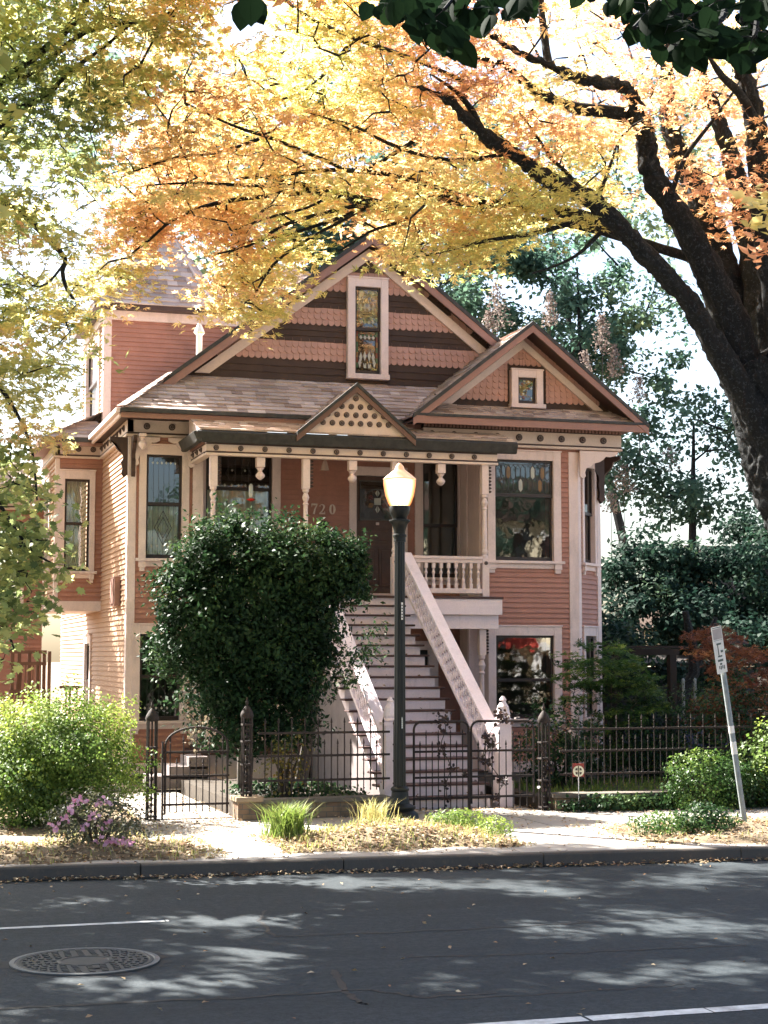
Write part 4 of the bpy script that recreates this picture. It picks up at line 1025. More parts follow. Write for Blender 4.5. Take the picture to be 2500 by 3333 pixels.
# arched gate
def arched_gate():
    x0, x1, y = 3.96, 4.92, 23.72
    t = thing('arched_gate', ((x0 + x1) / 2, y, .2), 'rusty arched iron garden gate beside the round hedge', 'gate')
    k = MB(); xc = (x0 + x1) / 2; r_ = (x1 - x0) / 2 - .03
    arch = [(x0 + .03, y, .22), (x0 + .03, y, 1.2)] + [(p[0], y, p[1] * 1.0) for p in [(xc + r_ * math.cos(a), 1.2 + r_ * .56 * math.sin(a)) for a in [math.pi - math.pi * i / 14 for i in range(15)]]] + [(x1 - .03, y, .22)]
    k.tube(arch, .017, 6); k.box(x0 - .02, x0 + .005, y - .02, y + .02, .15, 1.25)
    for z in (1.10, .76, .36): rail(k, x0, x1, y, z)
    k.build('frame', IRON2, t)
    for i in range(9):
        x = x0 + .1 + i * (x1 - x0 - .2) / 8; top = 1.22 if i % 2 == 0 else .90
        k = MB(); k.tube([(x, y, .25), (x, y, top)], .009, 6); finial(k, x, y, top); 
        for z in (1.10, .76, .36):
            if z < top: k.lathe([(.006, -.025), (.018, 0), (.006, .025)], x, y, z, 6)
        k.build('bar', IRON2, t)
arched_gate()
def gate_leaf(x0, x1, lab, flip):
    y = 23.48; zt = 1.50; t = thing('gate_leaf', ((x0 + x1) / 2, y, .25), lab, 'gate', 'leaves of the double gate'); k = MB(); r_ = .12
    fr = [(x0, y, .28), (x0, y, zt - r_)] + [(x0 + r_ - r_ * math.cos(a), y, zt - r_ + r_ * math.sin(a)) for a in [math.pi / 2 * i / 5 for i in range(6)]] + [(x1 - r_ + r_ * math.sin(a), y, zt - r_ + r_ * math.cos(a)) for a in [math.pi / 2 * i / 5 for i in range(6)]] + [(x1, y, .28)]
    k.tube(fr, .018, 6)
    for z in (1.06, .68, .38): rail(k, x0, x1, y, z)
    k.build('frame', IRON, t)
    n = 8
    for i in range(n):
        x = x0 + (i + 1) * (x1 - x0) / (n + 1); top = 1.26 if i % 2 else 1.10; k = MB(); k.tube([(x, y, .26), (x, y, top)], .009, 6); finial(k, x, y, top)
        for z in (1.06, .68, .38): k.lathe([(.006, -.025), (.019, 0), (.006, .025)], x, y, z, 6)
        k.lathe([(.004, -.06), (.012, -.03), (.008, 0)], x, y, .26, 6); k.build('bar', IRON, t)
    return t
ga = gate_leaf(7.64, 8.50, 'left leaf of the dark double gate in front of the stair', 1)
k = MB(); k.box(8.47, 8.515, 23.44, 23.46, .14, 1.35); k.lathe([(.02, -.04), (.05, 0), (.02, .04)], 8.42, 23.44, .72, 8); k.build('latch_bar', IRON, ga)
gate_leaf(8.54, 9.54, 'right leaf of the dark double gate in front of the stair', -1)
# yard sign
ys = thing('yard_sign', (10.15, 23.2, .15), 'small round cream yard sign on a thin stake against the right fence', 'yard sign')
YM = Matrix.Translation((10.16, 23.22, 0)) @ Matrix.Rotation(rad(-20), 4, 'Z')
k = MB(); k.M = YM; k.box(-.006, .006, .012, .024, .15, .66); k.build('stake', WHITE, ys)
k = MB(); k.M = YM; k.box(-.085, .085, 0, .01, .66, .86); k.build('backing_panel', simple('sign_red', (.22, .03, .02), .5), ys)
k = MB(); k.M = YM; k.disc(0, 0, .745, .083, .006, 20); disc_ = k.build('round_face', paint('sign_cream', (.72, .68, .50), .5), ys)
k = MB(); k.M = YM; k.box(-.008, .008, -.0075, -.0061, .665, .825)
for sx in (-1, 1):
    for sz in (-1, 1): k.prism([(sx * .014, -.0061, .745 + sz * .010), (sx * .052, -.0061, .745 + sz * .016), (sx * .040, -.0061, .745 + sz * .045), (sx * .016, -.0061, .745 + sz * .050)], (0, -.001, 0))
k.build('sign_mark', simple('sign_brown', (.05, .035, .02), .5), disc_)

# ------------------------------------------------------------------ things beyond the house
WOODD = paint('old_dark_wood', (.022, .016, .013), .8, .35); WOODR = paint('red_brown_wood', (.16, .075, .05), .75, .3)
pg = thing('garden_arbour', (14.3, 30, .3), 'dark timber arbour frame beside the house at the right', 'arbour')
for x in (13.95, 15.15):
    k = MB(); k.box(x - .07, x + .07, 29.9, 30.05, .12, 2.5); k.build('post', WOODD, pg)
k = MB(); k.box(13.75, 15.3, 29.93, 30.02, 2.5, 2.62); k.box(13.75, 15.3, 29.6, 29.68, 2.63, 2.68); k.box(13.75, 15.3, 30.3, 30.38, 2.63, 2.68); k.build('beam', WOODD, pg)
sh = thing('garden_shed', (16.6, 33.5, .2), 'grey sided shed behind the red leaved maple', 'shed')
GREY = paint('grey_board', (.035, .039, .046), .8, .2); k = MB(); k.M = FR(0, 33.4); clap(k, 15.3, 19.0, .2, 2.25, [(16.9, 17.6, .2, 2.0)], .16, .02); k.build('wall', GREY, sh)
k = MB(); k.box(15.3, 19, 33.42, 36.5, .2, 2.2); k.build('shed_body', GREY, sh)
k = MB(); k.prism([(15.1, 33.1, 2.26), (15.1, 36.7, 2.45), (15.1, 36.7, 2.52), (15.1, 33.1, 2.33)], (4.1, 0, 0)); k.build('roof', WOODD, sh); k = MB(); k.box(16.92, 17.58, 33.36, 33.41, .2, 1.98); k.build('door', WOODD, sh)
for i, x in enumerate((16.2, 17.0)):
    bn = thing('storage_bin', (x, 31.5, .14), ('dark blue storage bin left of its twin behind the fence', 'dark blue storage bin right of its twin behind the fence')[i], 'bin', 'blue bins behind the fence')
    k = MB(); k.prism([(x - .27, 31.2, .14), (x + .27, 31.2, .14), (x + .27, 31.75, .14), (x - .27, 31.75, .14)], (0, 0, 1.0)); k.build('bin_body', paint('blue_plastic', (.02, .025, .07), .45), bn, bevel=.03)
    k = MB(); k.box(x - .3, x + .3, 31.15, 31.8, 1.141, 1.2); k.build('lid', simple('bin_lid', (.02, .022, .05), .5), bn, bevel=.02)
for i, (x, y) in enumerate(((15.0, 29.2), (15.25, 29.2))):
    k = MB(); k.tube([(x, y, .12), (x, y, 2.0)], .03, 8); k.lathe([(.035, 0), (.03, .03), (0, .05)], x, y, 2.0, 8); tag(k.build('pipe_post', METAL, None, True), ('grey steel pipe post beside the arbour, the nearer to the house', 'grey steel pipe post beside the arbour, the farther from the house')[i], 'post', 'steel pipe posts by the arbour')
gl_ = thing('garden_lamp', (16.72, 30.2, .14), 'dark shaded garden lamp on a thin post above the red leaved maple', 'garden lamp')
k = MB(); k.tube([(16.72, 30.2, .12), (16.72, 30.2, 2.75)], .025, 8); k.build('post', WOODD, gl_); k = MB(); k.lathe([(.26, 0), (.22, .04), (.10, .11), (.04, .14), (.03, .24), (.01, .27)], 16.72, 30.2, 2.72, 14); k.build('lamp_shade', WOODD, gl_, True); k = MB(); k.lathe([(.05, -.12), (.055, 0), (.03, .02)], 16.72, 30.2, 2.70, 10); k.build('bulb_housing', WHITE, gl_)
nb = thing('neighbour_house', (24.5, 48, 0), 'pale sunlit neighbouring house at the right edge', 'house'); xa = at(2470, 2230, 46).x
k = MB(); k.M = FR(0, 46); clap(k, xa, xa + 9, .2, 3.4, [(xa + 1.2, xa + 2.0, 1.0, 2.4)], .15, .02); k.build('wall', CONCP, nb); k = MB(); k.box(xa, xa + 9, 46.03, 54, .2, 3.4); k.build('wall', CONCP, nb)
k = MB(); k.prism([(xa - .4, 45.5, 3.4), (xa - .4, 54.5, 3.4), (xa - .4, 50, 6.2)], (9.8, 0, 0)); k.build('roof', SHING_D, nb); k = MB(); k.box(xa + .25, xa + .33, 45.85, 45.95, .2, 3.3); k.box(xa - .2, xa + 2, 45.8, 46, 1.0, 1.08); k.build('porch_rail', SALMON, nb)
# trellis at the left
tl = thing('garden_trellis', (2.2, 31, .2), 'weathered timber trellis with climbing leaves beside the left wall', 'trellis'); 
pX = lambda px: at(px, 2200, 31).x
k = MB()
for px in (40, 62, 95, 122, 143, 160): x = pX(px); k.box(x - .03, x + .03, 30.97, 31.03, .12, at(px, 2120, 31).z)
k.build('post', WOODR, tl); k = MB()
for py in (2122, 2160, 2250, 2330): z = at(80, py, 31).z; k.box(pX(30) - (.4 if py == 2122 else .0), pX(150), 30.93, 30.969, z - .03, z + .03)
for i in range(7): a = at(45 + i * 14, 2330, 31); b = at(60 + i * 12, 2165, 31); k.beam((a.x, 30.95, a.z), (b.x, 30.95, b.z), .02, .02)
k.build('slat', WOODR, tl)
k = MB(); 
for px in (215, 228, 250): x = at(px, 2250, 33).x; k.box(x - .02, x + .02, 32.98, 33.02, .12, 1.9)
k.box(at(195, 2180, 33).x, at(262, 2180, 33).x, 32.97, 33.03, 1.84, 1.9); tag(k.build('garden_gate_frame', WOODR), 'small red brown timber frame in front of the sunlit side yard', 'garden frame')

# ------------------------------------------------------------------ across the street (seen in the window glass)
oh = thing('opposite_house', (29, -14, 0), 'pale sunlit house across the street with a red porch awning', 'house')
k = MB(); k.box(24, 38, -24, -14, .15, 8.9); k.build('wall', CONCP, oh)
k = MB(); k.prism([(23.6, -13.5, 8.9), (23.6, -24.8, 8.9), (23.6, -19, 11.5)], (15, 0, 0)); k.build('roof', SHING_D, oh)
for i in range(9):
    x = 24.6 + i * 1.45
    for z in (.7, 3.9, 6.6):
        k = MB(); k.box(x, x + .62, -13.99, -13.9, z, z + 1.7); wq = k.build('window', SASH, oh)
        k = MB(); k.box(x - .1, x + .72, -13.89, -13.8, z + 1.7, z + 1.85); k.build('hood', WHITE, wq)
for x in (27.6, 28.6, 29.6, 30.6, 31.6): k = MB(); k.lathe([(.16, 0), (.13, .1), (.12, 2.4), (.18, 2.6)], x, -12.6, .3, 10); k.build('column', WHITE, oh)
k = MB(); k.prism([(27.4, -12.2, 2.95), (27.4, -13.98, 3.9), (27.4, -13.98, 2.95)], (2.1, 0, 0)); k.build('awning', simple('red_canvas', (.42, .045, .03), .7), oh)
k = MB(); k.box(29.6, 32, -13.98, -12.3, 2.9, 3.2); k.build('porch_roof', WHITE, oh)
# ================================================================== VEGETATION
def leaf_mat(name, stops, trans=.45, rough=.5, spec=.3, var=.35, tcol=1.0):
    n = NT(name); at_ = n.node('ShaderNodeAttribute'); at_.attribute_name = 'tint'
    c = n.ramp(at_.outputs['Fac'], stops)
    g = n.node('ShaderNodeNewGeometry'); v = n.ramp(g.outputs['Random Per Island'], [(0, (1 - var,) * 3), (1, (1 + var * .6,) * 3)])
    c = n.mix(1.0, c, v, 'MULTIPLY')
    n.col(c); n.set(Roughness=rough); n.b.inputs['Specular IOR Level'].default_value = spec
    t = n.node('ShaderNodeBsdfTranslucent'); n.link(n.mix(1.0, c, (tcol, tcol, tcol), 'MULTIPLY'), t.inputs['Color'])
    mx = n.node('ShaderNodeMixShader'); mx.inputs[0].default_value = trans
    n.link(n.b.outputs[0], mx.inputs[1]); n.link(t.outputs[0], mx.inputs[2]); n.link(mx.outputs[0], n.out.inputs['Surface'])
    return n.m
def barkm(name, c, sp=14):
    n = NT(name); f1 = n.noise(sp, 6, .75, stretch=(1, 1, .35)); f2 = n.noise(5, 5, .7)
    k = n.ramp(f1, [(.35, sc3(c, .35)), (.6, c), (.8, sc3(c, 1.7))]); f3 = n.noise(sp * 2.6, 5, .8); k = n.mix(n.ramp(f3, [(.54, (0, 0, 0)), (.62, (.8, .8, .8))]), k, sc3((c[0] + .030, c[1] + .036, c[2] + .039), 1.35)); k = n.mix(n.ramp(f2, [(.55, (0, 0, 0)), (.75, (.3, .3, .3))]), k, sc3((c[0] + .015, c[1] + .016, c[2] + .012), 1.2))
    n.col(k); n.set(Roughness=.95); n.bump(f1, .9, .03); return n.m
BARK = barkm('dark_bark', (.0040, .0052, .0064), 9); BARK2 = barkm('grey_bark', (.09, .075, .06)); STEM = barkm('stem_bark', (.06, .045, .03), 30)

BTEX = bpy.data.textures.new('bark_clouds', 'CLOUDS'); BTEX.noise_scale = .11; BTEX.noise_depth = 4
def roughen(o, s, lv=2):
    m = o.modifiers.new('sub', 'SUBSURF'); m.subdivision_type = 'SIMPLE'; m.levels = lv; m.render_levels = lv
    d = o.modifiers.new('bark', 'DISPLACE'); d.texture = BTEX; d.strength = s * 1.3; d.mid_level = .5; d.texture_coords = 'LOCAL'; return o
def T_kite(w=.24, fold=.06): return (np.array([(0, 0, 0), (-w, .45, fold), (0, 1, -.05), (w, .45, fold)], float), [(0, 1, 2, 3)])
def T_palm(angs=(-72, -38, 0, 38, 72), lens=(.55, .85, 1, .85, .55), w=.105):
    V = []; Fs = []
    for a, l in zip(angs, lens):
        a = rad(a); ca, sa = math.cos(a), math.sin(a); o = len(V)
        for x, y, z in ((0, 0, 0), (-w, .5 * l, .03), (0, l, -.08 * l), (w, .5 * l, .03)): V.append((x * ca + y * sa, -x * sa + y * ca, z))
        Fs.append((o, o + 1, o + 2, o + 3))
    return np.array(V), Fs
def T_poly(pts, z=0): return (np.array([(x, y, z - .12 * abs(x)) for x, y in pts], float), [tuple(range(len(pts)))])
T_MAPLE = T_poly([(0, 0), (-.30, .12), (-.22, .28), (-.48, .42), (-.26, .52), (-.30, .74), (-.10, .68), (0, 1), (.10, .68), (.30, .74), (.26, .52), (.48, .42), (.22, .28), (.30, .12)])
def T_fold(side, fold=.28, curl=.22):
    f = lambda x, y: (x, y, -fold * abs(x) - curl * y * y)
    n = len(side); V = [f(0, .05)] + [f(-x, y) for x, y in side] + [f(0, 1.02), f(0, .55)] + [f(x, y) for x, y in side]
    L = [0] + list(range(1, n + 1)) + [n + 1, n + 2]; Rr = [0, n + 2, n + 1] + list(range(2 * n + 2, n + 2, -1))
    return np.array(V, float), [tuple(L[::-1]), tuple(Rr[::-1])]
T_HEART = T_fold([(.20, -.03), (.40, .12), (.46, .36), (.36, .64), (.15, .88)])
T_ROUND = T_poly([(0, 0), (-.30, .25), (-.34, .6), (0, 1), (.34, .6), (.30, .25)])
def leaves(name, pos, size, tint, mat, T, parent=None, nrm=None, spread=.55, tip=None, seed=0, kd=None):
    rg = np.random.default_rng(seed + 11); pos = np.asarray(pos, float); N = len(pos); TV, TF = T; K = len(TV)
    if nrm is None: nrm = np.tile((0, 0, 1.), (N, 1))
    n = nrm + rg.normal(0, spread, (N, 3)); n /= np.linalg.norm(n, axis=1)[:, None] + 1e-9
    a = rg.normal(0, 1, (N, 3)) if tip is None else tip + rg.normal(0, .45, (N, 3))
    a -= n * (a * n).sum(1)[:, None]; a /= np.linalg.norm(a, axis=1)[:, None] + 1e-9
    b = np.cross(a, n); size = np.broadcast_to(np.asarray(size, float), (N,)) * rg.uniform(.7, 1.25, N)
    V = pos[:, None, :] + size[:, None, None] * (TV[None, :, 0, None] * b[:, None, :] + TV[None, :, 1, None] * a[:, None, :] + TV[None, :, 2, None] * n[:, None, :])
    V = V.reshape(-1, 3); fl = np.array([i for f in TF for i in f]); L = np.array([len(f) for f in TF]); nf = len(TF)
    idx = (np.arange(N)[:, None] * K + fl[None, :]).ravel(); tot = np.tile(L, N); st = np.concatenate(([0], np.cumsum(tot)[:-1]))
    me = bpy.data.meshes.new(name); me.vertices.add(len(V)); me.vertices.foreach_set('co', V.ravel())
    me.loops.add(len(idx)); me.loops.foreach_set('vertex_index', idx.astype(np.int32)); me.polygons.add(len(tot)); me.polygons.foreach_set('loop_start', st.astype(np.int32)); me.polygons.foreach_set('loop_total', tot.astype(np.int32))
    me.update(calc_edges=True); at_ = me.attributes.new('tint', 'FLOAT', 'FACE'); at_.data.foreach_set('value', np.repeat(np.clip(np.broadcast_to(tint, (N,)), 0, 1), nf).astype(np.float32))
    me.materials.append(mat); o = bpy.data.objects.new(name, me); COL.objects.link(o)
    if parent is not None: attach(o, parent)
    if kd: o['kind'] = kd
    return o
def inpoly(x, y, P):
    r = False; j = len(P) - 1
    for i in range(len(P)):
        if ((P[i][1] > y) != (P[j][1] > y)) and x < (P[j][0] - P[i][0]) * (y - P[i][1]) / (P[j][1] - P[i][1] + 1e-12) + P[i][0]: r = not r
        j = i
    return r
S15 = 2500 / 1659
def proj(p):
    v = Vector(p) - CAMP; z = v.dot(CF); return ((CX + F * v.dot(CR) / z) / S15, (CY - F * v.dot(CU) / z) / S15, z)
def region(P, n, Y0, Y1, holes=(), rr=random):
    xs = [p[0] for p in P]; ys = [p[1] for p in P]; out = []
    while len(out) < n:
        x = rr.uniform(min(xs), max(xs)); y = rr.uniform(min(ys), max(ys))
        if not inpoly(x, y, P): continue
        if any((x - hx) ** 2 + (y - hy) ** 2 < hr * hr for hx, hy, hr in holes): continue
        out.append(at(x * S15, y * S15, rr.uniform(Y0, Y1)))
    return out
def limb(pts, Y0, Y1, wig=.05):
    """polyline of (x, y, half width) in display pixels, depth running from Y0 to Y1 -> world points + radii, smoothed"""
    P = []; R_ = []; n = len(pts)
    for i, (x, y, r) in enumerate(pts):
        Y = Y0 + (Y1 - Y0) * i / max(1, n - 1); p = at(x * S15, y * S15, Y); P.append(p); R_.append(r * S15 / F * (p - CAMP).dot(CF))
    O = []; Q = []
    for i in range(n - 1):
        p0, p1, p2, p3 = P[max(i - 1, 0)], P[i], P[i + 1], P[min(i + 2, n - 1)]
        for t in (0, .33, .66):
            O.append(.5 * ((2 * p1) + (p2 - p0) * t + (2 * p0 - 5 * p1 + 4 * p2 - p3) * t * t + (3 * p1 - p0 - 3 * p2 + p3) * t ** 3)); Q.append((R_[i] + (R_[i + 1] - R_[i]) * t) * random.uniform(.93, 1.08))
    O.append(P[-1]); Q.append(R_[-1]); return O, Q
def twigs(mb, nodes, targets, r0=.012, maxd=3.0, drop=0):
    """join each target to the nearest point already on the tree"""
    A = np.array([tuple(p) for p in nodes]); tg = [Vector(t) for t in targets]
    d0 = [np.min(((A - np.array(t)) ** 2).sum(1)) for t in tg]
    for k in np.argsort(d0):
        t = tg[k]; d = ((A - np.array(t)) ** 2).sum(1); j = int(np.argmin(d)); s = Vector(A[j]); L = (t - s).length
        if L > maxd: s = t + (s - t).normalized() * min(L, .8)
        m1 = s.lerp(t, .35) + Vector((random.gauss(0, .06), random.gauss(0, .06), .05 * L)) ; m2 = s.lerp(t, .7) + Vector((random.gauss(0, .05), random.gauss(0, .05), .06 * L))
        r = r0 * (.7 + .5 * min(L, 2)); mb.tube([s, m1, m2, t], [r, r * .75, r * .5, r * .25], 4, cap=False)
        A = np.vstack([A, [tuple(m1), tuple(m2), tuple(t)]])
def sprays(centers, nper, R_, flat=.22, droop=.25, rg=RNG):
    P = []; idx = []
    for i, c in enumerate(centers):
        n = max(3, int(nper * rg.uniform(.6, 1.3))); rr = R_ * rg.uniform(.7, 1.25); a = rg.uniform(0, 2 * np.pi, n); q = np.sqrt(rg.uniform(0, 1, n)) * rr; dr = rg.uniform(0, 2 * np.pi); tl = rg.normal(0, .18)
        x = q * np.cos(a) * 1.25; y = q * np.sin(a) * .9; z = rg.normal(0, flat * rr * .5, n) - droop * (q / rr) ** 2 * rr * .5 + tl * x
        P.append(np.stack([c[0] + x * np.cos(dr) - y * np.sin(dr), c[1] + x * np.sin(dr) + y * np.cos(dr), c[2] + z], 1)); idx += [i] * n
    return np.concatenate(P), np.array(idx)
def lown(p, s=.5, ph=0): return .5 + .25 * math.sin(p[0] * s * 2.1 + ph) + .25 * math.sin(p[2] * s * 3.3 + p[1] * s + 1.3 * ph)

R1 = [(200, 430), (300, 300), (420, 160), (500, 40), (600, -30), (1680, -30), (1680, 540), (1560, 500), (1440, 440), (1300, 470), (1180, 500), (1080, 535), (1010, 590), (930, 588), (865, 560), (800, 515), (760, 490), (640, 570), (560, 670), (500, 690), (430, 600), (330, 560), (240, 580)]
R2 = [(-40, -40), (470, -40), (410, 100), (300, 210), (240, 330), (150, 420), (130, 560), (190, 700), (150, 900), (-40, 900)]
SUNV = Vector((-.433, .585, .69)).normalized()
def shadow(p, z=0): t = (p[2] - z) / SUNV.z; return (p[0] - SUNV.x * t, p[1] - SUNV.y * t)
PATCH = []      # open places in the canopy: where its sun flecks reach the road (ground x, y, half sizes)
for px, py, rx, ry in ((465, 1992, .62, .5), (430, 2035, .35, .35), (480, 2118, .45, .35), (665, 2050, .5, .3), (545, 2070, .25, .2), (20, 2195, .4, .3), (120, 2130, .25, .2), (290, 2130, .25, .2), (420, 1905, .9, .3), (640, 1905, 1.0, .45), (850, 1912, 1.2, .5), (1080, 1915, 1.1, .4), (760, 1955, .6, .25), (720, 1985, .3, .25), (1250, 2018, .4, .2), (1340, 1965, .5, .3), (1420, 1990, .8, .3), (1560, 2020, .8, .35), (1580, 2095, .7, .4), (1300, 2115, .3, .2), (960, 2135, .3, .2), (1120, 1995, .35, .15), (1480, 1905, 1.0, .4), (1250, 1930, .7, .25), (170, 1950, .25, .15)):
    g = atz(px * S15, py * S15, 0); PATCH.append((g.x, g.y, rx * .78, ry * .8))
def lit(x, y, m=1.0, add=0): return any(((x - a) / (rx * m + add)) ** 2 + ((y - b) / (ry * m + add)) ** 2 < 1 for a, b, rx, ry in PATCH)
def shade_points(seed, step=.34):
    r_ = random.Random(seed); o1, o2 = [], []
    y = 8.5
    while y < 18.9:
        x = -3.0
        while x < 15:
            gx, gy = x + r_.uniform(-.2, .2), y + r_.uniform(-.2, .2); x += step
            if lit(gx, gy, .8, .24) or r_.random() < .03: continue
            for tr in range(5):
                z = r_.uniform(6.6, 12.6); t = z / SUNV.z; p = Vector((gx + SUNV.x * t, gy + SUNV.y * t, z)); q = proj(p)
                vis = -45 < q[0] < 1705 and q[1] > -45
                if vis and not (inpoly(q[0], q[1], R1) or inpoly(q[0], q[1], R2)): continue
                if vis and (19 > p.y or p.y > 25.5): continue
                (o2 if p.x < 2.2 else o1).append(p); break
        y += step
    return o1, o2
SH1, SH2 = shade_points(77)
SHV = [p for p in SH1 + SH2 if -45 < proj(p)[0] < 1705 and proj(p)[1] > -45]; SH1 = [p for p in SH1 if p not in SHV]; SH2 = [p for p in SH2 if p not in SHV]
# ---- the big autumn street tree at the right
GOLD = leaf_mat('autumn_leaf', [(0, (.48, .50, .19)), (.2, (.66, .60, .26)), (.42, (.74, .56, .29)), (.62, (.70, .44, .24)), (.85, (.57, .32, .19)), (1, (.40, .22, .14))], .72, .5, .2, .34, 1.28)
t1 = thing('autumn_tree', (12.6, 20.6, .12), 'big golden and orange street tree leaning in from the right edge', 'tree')
tb = MB(); nodes = []
def addlimb(mb, nodes, pts, Y0, Y1, n=8):
    P, R_ = limb(pts, Y0, Y1); mb.tube(P, R_, n); nodes += P; return P
trunk = [(1960, 1800, 112), (1920, 1600, 104), (1868, 1400, 99), (1800, 1200, 96), (1722, 1050, 94), (1672, 900, 82), (1618, 780, 66)]
addlimb(tb, nodes, trunk, 20.6, 20.6, 14)
t1t = roughen(tb.build('trunk', BARK, t1, True), .16, 3)
L1 = [([(1680, 1010, 46), (1612, 860, 32), (1528, 720, 24), (1484, 645, 20), (1407, 565, 19), (1330, 480, 20), (1270, 428, 19), (1180, 384, 17), (1110, 335, 15), (1040, 288, 13), (985, 230, 10), (945, 200, 6), (880, 185, 3)], 20.5, 19.6),
      ([(1040, 288, 9), (1020, 240, 8), (985, 198, 5), (930, 160, 2)], 19.9, 19.8),
      ([(1650, 960, 46), (1580, 700, 40), (1505, 535, 28), (1442, 430, 25), (1400, 360, 23), (1398, 300, 21), (1378, 250, 17), (1362, 205, 14), (1340, 185, 13), (1290, 178, 12), (1240, 166, 11), (1185, 142, 9), (1115, 110, 7), (1050, 70, 3)], 20.7, 19.4),
      ([(1400, 290, 17), (1365, 252, 15), (1304, 240, 14), (1244, 234, 13), (1179, 210, 12), (1139, 184, 10), (1109, 155, 8), (1074, 134, 6), (1000, 120, 2)], 20.2, 20.4),
      ([(1185, 140, 9), (1180, 110, 9), (1174, 60, 8), (1168, -10, 7), (1180, -120, 4)], 19.8, 20),
      ([(1640, 900, 58), (1572, 660, 48), (1540, 520, 36), (1495, 390, 25), (1455, 300, 20), (1440, 180, 14), (1450, 30, 8)], 21.4, 22.4),
      ([(1700, 1000, 62), (1672, 760, 60), (1650, 600, 48), (1600, 420, 24), (1560, 280, 16), (1500, 120, 9)], 20.9, 21.6),
      ([(1722, 1050, 40), (1690, 740, 33), (1654, 490, 27), (1640, 350, 24), (1624, 225, 21), (1602, 150, 16), (1562, 105, 9), (1520, 60, 5), (1470, 0, 3)], 20.2, 19.4), ([(1632, 260, 11), (1596, 200, 10), (1560, 165, 8), (1530, 120, 4)], 19.6, 19.3),
      ([(1500, 560, 12), (1454, 545, 11), (1369, 520, 11), (1294, 497, 10), (1224, 484, 7), (1150, 470, 4)], 21.2, 21.8),
      ([(1480, 640, 17), (1400, 545, 15), (1290, 478, 14), (1180, 452, 13), (1064, 440, 12), (979, 431, 13), (894, 440, 13), (829, 445, 13), (750, 426, 11), (690, 414, 9), (640, 396, 6), (560, 380, 3)], 20.8, 21.6),
      ([(1000, 425, 6), (910, 395, 6), (829, 375, 5), (710, 367, 5), (590, 380, 4), (500, 386, 2)], 21, 21.8),
      ([(820, 446, 6), (780, 442, 5), (625, 482, 4), (540, 530, 3), (470, 548, 2)], 21.3, 21.6), ([(800, 446, 5), (700, 482, 4), (600, 512, 3), (540, 522, 2)], 21.4, 21.8), ([(780, 450, 5), (750, 470, 4), (665, 517, 3), (590, 572, 3), (545, 648, 2)], 21.4, 21.2),
      ([(690, 414, 5), (620, 420, 5), (480, 436, 5), (380, 471, 4), (325, 516, 3), (285, 547, 2)], 21.5, 21.2), ([(900, 300, 5), (780, 370, 4), (700, 345, 4), (590, 300, 4), (500, 270, 3), (400, 222, 2)], 20.8, 21.6), ([(1010, 180, 5), (900, 130, 5), (760, 80, 5), (640, 20, 4), (560, -60, 3)], 20, 22.5),
      ([(1255, 420, 5), (1230, 380, 5), (1190, 340, 4), (1150, 280, 3), (1120, 240, 2)], 20.2, 20), ([(1290, 430, 5), (1310, 380, 4), (1330, 320, 3)], 20.2, 20)]
L1 += [([(1240, 480, 6), (1150, 505, 5), (1050, 520, 4), (950, 545, 3), (880, 560, 2)], 20.3, 20.6), ([(1100, 330, 6), (1020, 345, 5), (930, 340, 4), (840, 310, 4), (760, 270, 3), (680, 250, 2)], 20.0, 20.8), ([(940, 440, 6), (860, 480, 4), (800, 500, 3), (730, 545, 2)], 20.8, 21), ([(620, 400, 5), (520, 400, 4), (420, 395, 3), (320, 400, 2)], 21.2, 21.4), ([(560, 300, 4), (470, 330, 3), (380, 340, 3), (290, 370, 2)], 20.9, 21.2), ([(1320, 475, 6), (1260, 540, 4), (1210, 570, 3), (1150, 590, 2)], 20.4, 20.2), ([(760, 90, 5), (700, 160, 4), (650, 200, 3), (590, 220, 2)], 20.6, 21), ([(1450, 420, 7), (1480, 340, 5), (1540, 260, 4), (1590, 190, 3)], 20.2, 20), ([(720, 420, 4), (660, 450, 3), (580, 470, 3), (500, 500, 2)], 20.9, 21)]
for pts, a, b in L1: tb = MB(); addlimb(tb, nodes, pts, a, b, 10); lo_ = tb.build('limb', BARK, t1, True); pts[0][2] > 18 and roughen(lo_, .11, 2)
holes = [(545, 55, 75), (1522, 212, 26), (1390, 590, 70), (700, 520, 34), (390, 525, 66), (455, 622, 56), (345, 610, 34), (820, 330, 22), (960, 500, 26), (620, 480, 22), (1130, 480, 20)]
rr = random.Random(5)
c1 = region(R1, 80, 19.2, 20.6, holes, rr) + region(R1, 350, 20.9, 24.6, holes, rr) + region([(780, 430), (1300, 400), (1200, 490), (1080, 525), (940, 575), (860, 545)], 50, 20.2, 22.5, (), rr) + region([(200, 420), (640, 400), (600, 560), (540, 660), (480, 670), (420, 590), (260, 560)], 48, 21.4, 24, holes, rr) + region([(470, 600), (570, 610), (575, 690), (530, 712), (470, 690)], 16, 21.5, 23, (), rr) + region([(130, 560), (300, 560), (280, 640), (170, 650)], 18, 20.5, 22, (), rr)
extra = []
while len(extra) < 230:
    p = Vector((rr.uniform(1.5, 15.5), rr.uniform(16.2, 25), rr.uniform(7.5, 12.5))); q = proj(p)
    if -120 < q[0] < 1760 and q[1] > -60: continue
    if ((p.x - 8.5) / 7.5) ** 2 + ((p.y - 20.5) / 4.8) ** 2 > 1: continue
    extra.append(p)
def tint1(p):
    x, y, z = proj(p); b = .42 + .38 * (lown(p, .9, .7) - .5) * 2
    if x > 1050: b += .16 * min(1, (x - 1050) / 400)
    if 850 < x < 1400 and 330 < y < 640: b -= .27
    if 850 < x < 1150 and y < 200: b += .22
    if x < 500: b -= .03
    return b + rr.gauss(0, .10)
extra = [p for p in extra if not lit(*shadow(p), .9, .32)] + SH1
